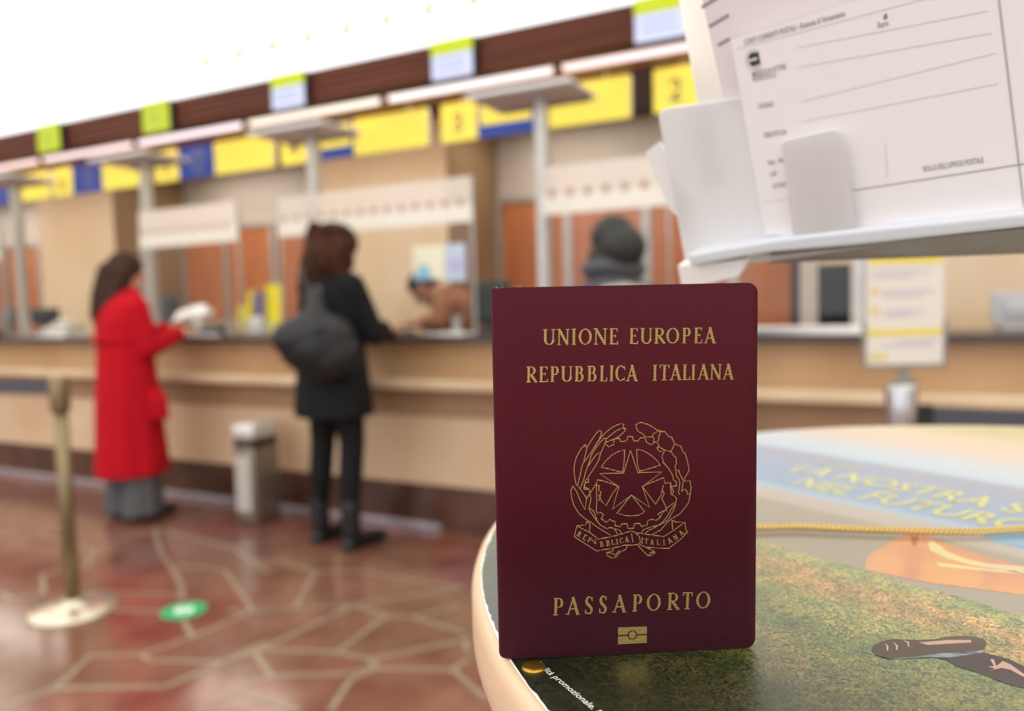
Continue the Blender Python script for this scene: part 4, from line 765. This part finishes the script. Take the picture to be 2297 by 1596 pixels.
gr2 = N('ShaderNodeValToRGB'); LK(gn2.outputs['Fac'], gr2.inputs[0]); gr2.color_ramp.elements[0].position = .38; gr2.color_ramp.elements[1].position = .62; gr2.color_ramp.elements[0].color = (.62, .82, .60, 1); gr2.color_ramp.elements[1].color = (1.35, 1.15, .95, 1)
m1 = N('ShaderNodeMixRGB'); m1.blend_type = 'MULTIPLY'; m1.inputs[0].default_value = .95; LK(rp.outputs[0], m1.inputs[1]); LK(gr.outputs[0], m1.inputs[2])
m2 = N('ShaderNodeMixRGB'); m2.blend_type = 'MULTIPLY'; m2.inputs[0].default_value = 1; LK(m1.outputs[0], m2.inputs[1]); LK(gr2.outputs[0], m2.inputs[2])
lt = N('ShaderNodeMath'); lt.operation = 'LESS_THAN'; lt.inputs[1].default_value = .309; LK(sub.outputs[0], lt.inputs[0])
m3 = N('ShaderNodeMixRGB'); LK(lt.outputs[0], m3.inputs[0]); LK(rp.outputs[0], m3.inputs[1]); LK(m2.outputs[0], m3.inputs[2]); LK(m3.outputs[0], b.inputs['Base Color'])
bm = NB(); r0 = random.Random(2)
prism(bm, [(TC.x+.3472*cos(2*pi*i/240), TC.y+.3472*sin(2*pi*i/240)) for i in range(240)], 1.09985, 1.1002); po = wpart('poster', bm, pm, tb)
bm = NB(); n = 700
ou = []; iu = []
for i in range(n):
    a = 2*pi*i/n; w_ = .0004+.0011*r0.random()*(1 if (i//9) % 3 else .3)+(.003*r0.random() if -2.95 < (a-2*pi) < -2.90 else 0)
    ou.append((TC.x+.3478*cos(a), TC.y+.3478*sin(a))); iu.append((TC.x+(.3478-w_)*cos(a), TC.y+(.3478-w_)*sin(a)))
for z, pair in ((1.1003, (ou, iu)),):
    A = [bm.verts.new((*p, z)) for p in ou]; B = [bm.verts.new((*p, z)) for p in iu]
    for i in range(n): bm.faces.new((A[i], A[(i+1) % n], B[(i+1) % n], B[i]))
wpart('torn_paper_edge', bm, mat('torn_white', (236, 234, 226), .8), tb)
Z1 = 1.1003
def flat(name, polys, m, z=Z1, parent=tb):
    bm = NB()
    for k, p in enumerate(polys): prism(bm, p, z-.00005, z)
    return wpart(name, bm, m, parent)
gl = dict(rough=.26, coat=.6)
flat('printed_boat', [ORANGE], mat('print_orange', (214, 146, 112), .3, coat=.8, var=(14, (222, 164, 130))))
flat('printed_boat_trim', CREAM, mat('print_cream', (228, 208, 160), .3, coat=.6), Z1+.00008)
flat('printed_boat_tip', [TIP], mat('print_brown', (168, 112, 76), .26, coat=.6), Z1+.00008)
flat('printed_pool', [BLUEB], mat('print_blue', (130, 178, 212), .26, coat=.6), Z1-.00002)
flat('printed_leg', [LEG], mat('print_leg', (52, 42, 44), .26, coat=.6), Z1+.00004)
flat('printed_sole', [SOLE], mat('print_sole', (150, 160, 168), .26, coat=.6, var=(160, (60, 64, 74), (1, 4, 1))), Z1+.00008)
flat('printed_shoe', [SHOE], mat('print_shoe', (66, 56, 46), .26, coat=.6), Z1+.0001)
flat('printed_highlights', SKIN, mat('print_pink', (188, 152, 138), .26, coat=.6), Z1+.00014)
ex = Vector((.878, -.478, 0)); ey = Vector((.478, .878, 0))
def ptxt(name, s, u, v, cap_, width, m, ang=0, z=Z1+.0001):
    M_ = Matrix.Translation(ex*u+ey*v+Vector((0, 0, z))) @ Matrix.Rotation(math.atan2(ex.y, ex.x)+ang, 4, 'Z')
    o = text_obj(name, s, cap_/.7, m, tb, M_, width=width, off=cap_*.03); o.matrix_parent_inverse = tb.matrix_basis.inverted(); return o
ytx = mat('print_yellow', (206, 208, 130), .3, coat=.8)
ptxt('printed_lettering', 'LA NOSTRA STORIA', -.322, .452, .024, .215, ytx)
ptxt('printed_lettering', 'NEL FUTURO DELLE', -.297, .418, .024, .205, ytx)
ptxt('printed_lettering', 'SCOPRI', -.326, .486, .006, .036, ytx)
p0, p1, _ = PROMO; d = Vector((p1[0]-p0[0], p1[1]-p0[1])); a = math.atan2(d.y, d.x)
o = text_obj('printed_small_lettering', "finalità promozionale. IP", .0034, mat('print_white', (240, 240, 236), .4), tb, Matrix.Translation((p0[0]-.0030*cos(a)+.0002, p0[1]-.0030*sin(a)-.0010, Z1+.0001)) @ Matrix.Rotation(a, 4, 'Z'), width=.0385, off=.00003)
o.matrix_parent_inverse = tb.matrix_basis.inverted()
bm = NB(); lathe(bm, [(.0042, 0), (.0038, .0006), (.0024, .0011), (.0001, .0013)], 24, (BRASS[0], BRASS[1], 1.1002)); wpart('rivet', bm, mat('rivet_brass', (190, 150, 60), .3, .9), tb, True)
# gold cord lying on the table
gold = mat('gold_cord', (226, 196, 128), .2, 1)
h_ = .0032; k = 1-h_/.12
pts = spline([(x*k, y*k, 1.1+h_) for x, y in [(-.125, .395)]+[tuple(p) for p in ROPE]], 14)
t = thing('gold_cord', 'thin twisted gold cord lying across the table poster behind the passport', 'cord', pts[0])
L = 0; acc = [0]
for p, q in zip(pts, pts[1:]): L += (q-p).length; acc.append(L)
def at(s):
    for i in range(len(acc)-1):
        if acc[i+1] >= s: return pts[i].lerp(pts[i+1], (s-acc[i])/(acc[i+1]-acc[i]))
    return pts[-1]
for ph in (0, 2*pi/3, 4*pi/3):
    bm = NB(); n = 420; q = []
    for i in range(n+1):
        s = L*i/n; c = at(s); d = (at(min(s+.001, L))-at(max(s-.001, 0))).normalized(); sd = d.cross(Vector((0, 0, 1))); th = s/.0068*2*pi+ph
        q.append(c+(sd*cos(th)+Vector((0, 0, 1))*sin(th))*.00115-pts[0])
    tube(bm, q, .00078, 8); obj('strand', bm, gold, t, True)
bm = NB(); blob(bm, (0, 0, -.0002), .0028); obj('end_knot', bm, gold, t, True)

# ================================================================ PASSPORT
PT, PR = PASS; PM = M4(PT, PR); PT2 = Vector(PT); PM.translation = Vector((PT[0], PT[1], 1.1006))
ps = thing('passport', 'burgundy passport booklet with gold lettering standing on the round table', 'passport', M=PM)
cv = bpy.data.materials.new('passport_cover'); cv.use_nodes = True; nt = cv.node_tree; b = nt.nodes['Principled BSDF']; N = nt.nodes.new; LK = nt.links.new
b.inputs['Base Color'].default_value = lin((74, 8, 22)); b.inputs['Roughness'].default_value = .62; b.inputs['Specular IOR Level'].default_value = .16
b.inputs['Sheen Weight'].default_value = .08; b.inputs['Sheen Roughness'].default_value = .4; b.inputs['Sheen Tint'].default_value = (.9, .45, .65, 1)
tc = N('ShaderNodeTexCoord')
w1 = N('ShaderNodeTexWave'); w1.wave_type = 'BANDS'; w1.bands_direction = 'Y'; w1.inputs['Scale'].default_value = 640; w1.inputs['Distortion'].default_value = 2.6; w1.inputs['Detail'].default_value = 2; w1.inputs['Detail Scale'].default_value = 1.2; LK(tc.outputs['Object'], w1.inputs['Vector'])
w2 = N('ShaderNodeTexWave'); w2.wave_type = 'BANDS'; w2.bands_direction = 'X'; w2.inputs['Scale'].default_value = 420; w2.inputs['Distortion'].default_value = 3; LK(tc.outputs['Object'], w2.inputs['Vector'])
mp = N('ShaderNodeMapping'); mp.inputs['Scale'].default_value = (1, 6, 1); LK(tc.outputs['Object'], mp.inputs[0])
nz = N('ShaderNodeTexNoise'); nz.inputs['Scale'].default_value = 500; nz.inputs['Detail'].default_value = 3; LK(mp.outputs[0], nz.inputs['Vector'])
ad = N('ShaderNodeMath'); ad.operation = 'MULTIPLY_ADD'; ad.inputs[1].default_value = .35; LK(w2.outputs['Fac'], ad.inputs[0]); LK(w1.outputs['Fac'], ad.inputs[2])
ad2 = N('ShaderNodeMath'); ad2.operation = 'MULTIPLY_ADD'; ad2.inputs[1].default_value = .8; LK(nz.outputs['Fac'], ad2.inputs[0]); LK(ad.outputs[0], ad2.inputs[2])
bp = N('ShaderNodeBump'); bp.inputs['Strength'].default_value = .7; bp.inputs['Distance'].default_value = .00016; LK(ad2.outputs[0], bp.inputs['Height']); LK(bp.outputs[0], b.inputs['Normal'])
TH = .0042
path = []
for i in range(15):                       # front, from the open edge to the spine
    x = .088-(.088-.010)*i/14; path.append((x, 0))
for i in range(1, 9):
    x = .010-.0085*i/8; u = i/8; path.append((x, -.0011*u*u))
for i in range(1, 8):
    a = pi*i/8; path.append((.0015-.0015*sin(a)*1.0, -.0011-(TH-.0022)*(1-cos(a))/2))
path += [(.0015, -TH+.0011)]+[(.0015+.0085*i/6, -TH+.0011-.0011*(i/6)) for i in range(1, 7)]+[(.088, -TH)]
HT = .125
def ext(x, back=False):
    r = .0034; d_ = .088-x; lo, hi = 0, HT
    if d_ < r: c = r-math.sqrt(max(0, r*r-(r-d_)**2)); lo += c; hi -= c
    if x < .0022: c = .0022-math.sqrt(max(0, .0022**2-(.0022-x)**2)); lo += c; hi -= c*.35
    return lo, hi
def refine(path):
    out = []
    for k_ in range(9): out.append((.088-.0034*(1-cos(pi/2*k_/8)), path[0][1]))
    out += [p for p in path[1:-1] if p[0] < .0845]
    for k_ in range(8, -1, -1): out.append((.088-.0034*(1-cos(pi/2*k_/8)), path[-1][1]))
    return out
P_ = refine(path)
bm = NB(); cols = []
for i, (x, z) in enumerate(P_):
    a = P_[max(i-1, 0)]; c = P_[min(i+1, len(P_)-1)]; tx, tz = c[0]-a[0], c[1]-a[1]; l_ = math.hypot(tx, tz) or 1; nx, nz_ = -tz/l_, tx/l_   # inward normal
    lo, hi = ext(x); th = .00045
    sgn = 1
    ix, iz = x+nx*th*sgn, z+nz_*th*sgn
    if not (-TH < iz < 0): ix, iz = x-nx*th, z-nz_*th
    cols.append([bm.verts.new((x, lo, z)), bm.verts.new((x, hi, z)), bm.verts.new((ix, hi, iz)), bm.verts.new((ix, lo, iz))])
for a, c in zip(cols, cols[1:]):
    for k_ in range(4): bm.faces.new((a[k_], a[(k_+1) % 4], c[(k_+1) % 4], c[k_]))
bm.faces.new(cols[0]); bm.faces.new(list(reversed(cols[-1])))
co = obj('cover', bm, cv, ps); 
for p in co.data.polygons: p.use_smooth = abs(p.normal.y) < .5
bm = NB(); 
for k_ in range(10):
    z = -.0007-k_*(TH-.0014)/10; box(bm, .0065+.0006*(k_ % 2), .0856, .0008, HT-.0007, z-.00026, z)
obj('pages', bm, mat('passport_pages', (236, 230, 218), .7), ps)
foil = bpy.data.materials.new('gold_foil'); foil.use_nodes = True; nt = foil.node_tree; b = nt.nodes['Principled BSDF']; N = nt.nodes.new; LK = nt.links.new
b.inputs['Base Color'].default_value = lin((180, 156, 96)); b.inputs['Metallic'].default_value = 1; b.inputs['Roughness'].default_value = .38
tc = N('ShaderNodeTexCoord'); w1 = N('ShaderNodeTexWave'); w1.bands_direction = 'Y'; w1.inputs['Scale'].default_value = 560; w1.inputs['Distortion'].default_value = 2; LK(tc.outputs['Object'], w1.inputs['Vector'])
nz = N('ShaderNodeTexNoise'); nz.inputs['Scale'].default_value = 1600; LK(tc.outputs['Object'], nz.inputs['Vector'])
ad = N('ShaderNodeMath'); ad.operation = 'MULTIPLY_ADD'; ad.inputs[1].default_value = .8; LK(nz.outputs['Fac'], ad.inputs[0]); LK(w1.outputs['Fac'], ad.inputs[2])
bp = N('ShaderNodeBump'); bp.inputs['Strength'].default_value = .6; bp.inputs['Distance'].default_value = .00009; LK(ad.outputs[0], bp.inputs['Height']); LK(bp.outputs[0], b.inputs['Normal'])
# foil letters: upright serif capitals drawn as strokes in a unit box
ZF = .00008
def glyph(bm, c, W_, H_, org, dx, T, t, s=.0):
    """org = lower left, dx = unit vector of the line; sizes in metres"""
    dy = Vector((-dx.y, dx.x)); zc = [ZF]
    def P(x, y): return org+dx*(x*W_)+dy*(y*H_)
    def st(pts, w, wf=None): ribbon(bm, [P(*p) for p in pts], w, zc[0], wf=wf); zc[0] += .0000006
    def V(x, y0=0, y1=1, w=None): st([(x, y0), (x, y1)], w or T)
    def sf(x, y, hw=.16): yy = y+(t*.4/H_ if y < .5 else -t*.4/H_); st([(x-hw, yy), (x+hw, yy)], t*.85)
    def ring(cx, cy, rx, ry, a0=0, a1=360, k=24):
        a0, a1 = radians(a0), radians(a1); full = abs(a1-a0) > 6.2
        o_, i_ = [], []
        for j in range(k+1):
            a = a0+(a1-a0)*j/k; ca, sa = cos(a), sin(a)
            o_.append(P(cx+rx*ca, cy+ry*sa)); i_.append(P(cx+(rx-T/W_)*ca, cy+(ry-t/H_)*sa))
        vo = [bm.verts.new((*p, zc[0])) for p in o_]; vi = [bm.verts.new((*p, zc[0])) for p in i_]; zc[0] += .0000006
        for j in range(k): bm.faces.new((vo[j], vo[j+1], vi[j+1], vi[j]))
    tx = T/W_/2; ty = t/H_/2
    if c == 'I': V(.5); sf(.5, 0, .45); sf(.5, 1, .45)
    elif c == 'U': V(.2, .3, 1); V(.82, .3, 1, t*1.3); ring(.51, .32, .31+tx, .32, 180, 360); sf(.2, 1, .2); sf(.82, 1, .17)
    elif c == 'N': V(.17, 0, 1, t*1.2); V(.84, 0, 1, t*1.2); st([(.15, 1), (.84, 0.02)], T); sf(.17, 0, .15); sf(.12, 1, .13); sf(.84, 1, .15)
    elif c == 'O': ring(.5, .5, .5, .5)
    elif c == 'E': V(.24); st([(.05, 1-ty), (.86, 1-ty)], t); st([(.24, .52), (.66, .52)], t); st([(.05, ty), (.92, ty)], t); V(.84, .80, 1, t); V(.90, 0, .22, t); V(.66, .43, .61, t*.8)
    elif c == 'L': V(.28); sf(.28, 1, .25); st([(.05, ty), (.92, ty)], t); V(.90, 0, .24, t)
    elif c in 'RPB':
        V(.24); yb = {'R': .48, 'P': .44, 'B': .52}[c]
        st([(.05, 1-ty), (.50, 1-ty)], t); st([(.24, yb+ty), (.50, yb+ty)], t); ring(.50, (1+yb)/2, .38 if c != 'B' else .34, (1-yb)/2, -90, 90, 12)
        if c == 'R': st([(.46, yb), (.93, .02)], T*1.05); sf(.24, 0, .2); sf(.9, 0, .11)
        elif c == 'P': sf(.24, 0, .22)
        else: st([(.05, ty), (.50, ty)], t); ring(.50, .26+ty, .43, .26+ty, -90, 90, 12)
    elif c == 'C': ring(.55, .5, .5, .5, 48, 312, 20); V(.90, .70, .95, t); V(.90, .05, .26, t*.7)
    elif c == 'A': st([(.5, 1.0), (.14, 0)], t*1.25); st([(.46, 1.02), (.84, 0)], T*1.1); st([(.26, .33), (.74, .33)], t); sf(.13, 0, .15); sf(.86, 0, .15)
    elif c == 'T': V(.5); st([(.04, 1-ty), (.96, 1-ty)], t); V(.07, .78, 1, t); V(.93, .78, 1, t); sf(.5, 0, .25)
    elif c == 'S': st(spline([(.82, .84), (.62, .97), (.36, .95), (.22, .78), (.32, .60), (.62, .44), (.82, .27), (.70, .06), (.42, .03), (.16, .14)], 4), 0, wf=lambda u: t+(T*1.1-t)*max(0, sin(pi*u))**2); V(.84, .74, .98, t*.9); V(.14, .02, .28, t*.9)
    elif c == 'V': st([(.1, 1), (.5, 0)], T); st([(.9, 1), (.5, 0)], t)
for k_, row in enumerate(TXT):
    bm = NB()
    for c, x0, y0, x1, y1, h in row:
        a = Vector((x0, y0))/1000; d = Vector((x1-x0, y1-y0))/1000; glyph(bm, c, d.length, h/1000, a, d.normalized(), .00082 if k_ < 2 else .00092, .00036 if k_ < 2 else .00040)
    obj('title_lettering', bm, foil, ps)['label'] = ['gold words UNIONE EUROPEA', 'gold words REPUBBLICA ITALIANA', 'gold word PASSAPORTO'][k_]
bm = NB()
for i, l in enumerate(EMB): ribbon(bm, [(x/1000, y/1000) for x, y in l], .00030, ZF+i*4e-7)
em = obj('emblem', bm, foil, ps)
bm = NB()
for c, x, y, d in RIB:
    dx = Vector((cos(radians(d)), sin(radians(d)))); w_ = .0007 if c in 'I' else .00135; glyph(bm, c, w_, .0019, Vector((x, y))/1000-dx*w_/2-Vector((-dx.y, dx.x))*.00095, dx, .00032, .0002)
obj('ribbon_lettering', bm, foil, em)
ch = [Vector(p)/1000 for p in CHIP]; cc = ch[4]; bm = NB()
r_ = .00128; rg = .00165; tl_, tr_, br_, bl_ = ch[:4]; ux = (tr_-tl_).normalized(); uy = Vector((-ux.y, ux.x)); gp = .00016
hl = (cc-(tl_+bl_)/2).length; hr = (cc-(tr_+br_)/2).length
def arc(a0, a1, r): return [cc+ux*(r*cos(radians(a0+(a1-a0)*i/16)))+uy*(r*sin(radians(a0+(a1-a0)*i/16))) for i in range(17)]
aa = math.degrees(math.asin(gp/rg))
prism(bm, [tl_, cc-ux*hl+uy*gp]+arc(180-aa, aa, rg)+[cc+ux*hr+uy*gp, tr_], 0.00002, ZF); prism(bm, [bl_, br_, cc+ux*hr-uy*gp]+arc(-aa, -180+aa, rg)+[cc-ux*hl-uy*gp], 0.00002, ZF)
prism(bm, arc(0, 337.5, r_), .00002, ZF); obj('chip_symbol', bm, foil, ps)
bm = NB(); rr = random.Random(9)
for i in range(26):
    x = rr.choice([rr.uniform(.001, .012), rr.uniform(.001, .06)]); y = HT-.0002; z = rr.uniform(-.0006, -.0002); a = rr.uniform(.2, 2.9); l_ = rr.uniform(.0004, .0011)
    tube(bm, [(x, y, z), (x+l_*.4*cos(a), y+l_*.5*sin(a), z), (x+l_*cos(a+.5), y+l_*abs(sin(a+.3)), z)], .000022, 4)
fz = obj('lint_fibres', bm, mat('lint', (220, 210, 205), .8), ps); fz['kind'] = 'stuff'

# ================================================================ FORM HOLDER
FT, FR = FORMP; FM = M4(FT, FR)
hp = thing('form_holder', 'white plastic tiered holder of payment forms, tilted at upper right', 'form holder', M=FM)
mm = lambda l: [(x/1000, y/1000) for x, y in l]
wpl = mat('white_plastic', (216, 219, 226), .3, 0, .5); fpl = clear_mat('frosted_plastic', (240, 240, 240), .9, .05); fpl2 = clear_mat('frosted_plastic_tab', (240, 238, 238), .85, .05)
def rnd(pts, r=.004, k=4):
    out = []; n = len(pts)
    for i in range(n):
        a, p, c = Vector(pts[i-1]), Vector(pts[i]), Vector(pts[(i+1) % n]); d1 = (a-p); d2 = (c-p); rr_ = min(r, d1.length*.4, d2.length*.4)
        q0 = p+d1.normalized()*rr_; q1 = p+d2.normalized()*rr_
        for j in range(k+1): u = j/k; out.append(tuple(q0*(1-u)**2+p*2*u*(1-u)+q1*u*u))
    return out
def bev(o, w=.0012): m_ = o.modifiers.new('bevel', 'BEVEL'); m_.width = w; m_.segments = 3; m_.limit_method = 'ANGLE'; m_.angle_limit = radians(50); return o
B_ = mm(BACK); bm = NB(); prism(bm, rnd(B_, .005), -.0085, -.006); bev(obj('back_plate', bm, fpl, hp), .0008)
bm = NB(); prism(bm, rnd(mm(MID), .004), .0045, .0062); bev(obj('front_tab', bm, fpl2, hp), .0007)
Lt = mm(LIPT); Lb = mm(LIPB); bm = NB()
prism(bm, Lb+list(reversed(Lt)), -.058, .0085); bev(obj('tray', bm, wpl, hp), .002)
U_ = mm(UND); bm = NB()
und = [(Lb[1][0], Lb[1][1]+.0005), (Lb[-1][0], Lb[-1][1]+.0005), (Lb[-1][0], Lb[-1][1]-.001), (Lb[1][0], Lb[1][1]-.001)]
ub = [(U_[1][0], U_[1][1]+.0015), (U_[-1][0], U_[-1][1]+.0015), U_[-1], U_[1]]
prism(bm, und, .006, -.06, None, ub); obj('bottom_bracket', bm, mat('bracket_grey', (84, 86, 86), .35, .4), hp)  # darker grey plate closing the underside of the tray
xr = Lb[-1][0]
bm = NB(); box(bm, xr-.004, xr, Lb[-1][1], Lb[-1][1]+.13, -.085, .008, .001); obj('side_wall', bm, wpl, hp)
# pole of the holder standing on the table, beyond the right edge of the photograph
pole_top = FM @ Vector((xr-.012, Lb[-1][1]-.002, -.045)); pb = Vector((pole_top.x, pole_top.y, 1.1003))
bm = NB(); cyl(bm, pb, pole_top, .009, n=24); cyl(bm, pb, pb+Vector((0, 0, .005)), .016, n=40); bm.transform(FM.inverted()); obj('pole', bm, alu, hp)
fp = mat('form_paper', (244, 240, 239), .65); pr_ = mat('form_print', (146, 143, 147), .7); pd = mat('form_print_dark', (60, 58, 62), .7); pl = mat('form_line', (222, 216, 214), .7); rule = mat('form_rule', (184, 180, 186), .7)
def sheetobj(name, pts, z, label, n_=1, curl_=0, m=fp):
    t = thing(name, label, 'form', M=FM); bm = NB()
    prism(bm, pts, z-.0012*n_, z); obj('sheet', bm, m, t); return t
f1 = sheetobj('payment_form', mm(FORM), .0, 'printed payment form at the front of the white holder', 3)
bm = NB(); prism(bm, mm(FLOGO), .00005, .0003); lg = obj('printed_logo', bm, pd, f1)
c0 = sum((Vector(p) for p in mm(FLOGO)), Vector((0, 0)))/4
bm = NB(); ribbon(bm, [(c0.x+.0036*cos(a), c0.y+.0042*sin(a)) for a in [radians(50+260*i/16) for i in range(17)]], .0016, .0004); ribbon(bm, [(c0.x-.0045, c0.y), (c0.x+.002, c0.y)], .0012, .00042); obj('logo_mark', bm, mat('logo_grey', (214, 210, 210), .7), lg)
bm = NB()
for i, (A, B) in enumerate(FLINE):
    if i == 0: continue
    ribbon(bm, mm([A, B]), .0004 if i != 1 else .0005, .0003)
obj('printed_rules', bm, pl, f1)
bm = NB(); ribbon(bm, mm(FLINE[0]), .0007, .0003); ribbon(bm, mm(FLINE[1]), .0005, .0003); obj('perforation_line', bm, rule, f1)
for s, ax, ay, bx, by, hh in FTXT:
    A = Vector((ax, ay))/1000; B = Vector((bx, by))/1000; d = B-A; big = len(s) > 30
    text_obj('printed_text', s, .0034 if not big else .0036, pr_ if s != 'di' else pd, f1, Matrix.Translation((A.x, A.y, .0003)) @ Matrix.Rotation(math.atan2(d.y, d.x), 4, 'Z'), width=d.length, off=.00004)
f2 = sheetobj('payment_form', mm(PAP2), -.0092, 'second payment form, behind the front form in the holder', 2, m=mat('form_paper_pink', (232, 222, 222), .65))
q = mm(PAP2); base = Vector(q[-1])
bm = NB()
for i, (dx_, dy_, w_) in enumerate([(-.006, .028, .016), (-.004, .018, .012), (-.001, .008, .007)]): ribbon(bm, [(base.x+.004+dx_, base.y+.02+dy_), (base.x+.004+dx_+w_, base.y+.02+dy_+w_*.2)], .0016, -.009)
obj('printed_text', bm, pr_, f2)
t = thing('rolled_leaflet', 'cream rolled leaflet standing at the left end of the holder', 'leaflet', M=FM)
R4 = mm(ROLL); top = (Vector(R4[0])+Vector(R4[1]))/2; bot = (Vector(R4[2])+Vector(R4[3]))/2; rad = (Vector(R4[0])-Vector(R4[1])).length/2
bot = top+(bot-top)*1.7
bm = NB(); cyl(bm, (top.x, top.y, -.012-rad), (bot.x, bot.y, -.012-rad), rad, rad*1.1, n=40); bm2 = None
obj('rolled_sheet', bm, mat('leaflet_cream', (246, 240, 228), .6), t, True)
t = thing('folded_leaflet', 'white folded leaflet poking out behind the left of the holder', 'leaflet', M=FM)
bm = NB(); prism(bm, mm(CORN), -.0135, -.012); obj('sheet', bm, paper, t)
t = thing('paper_slip', 'crumpled white paper slip under the left corner of the holder', 'paper', M=FM)
sl = mm(SLIP); bm = NB(); prism(bm, sl, -.006, .0035, None, [(p[0]+.001, p[1]-.0005) for p in sl]); obj('sheet', bm, paper, t)
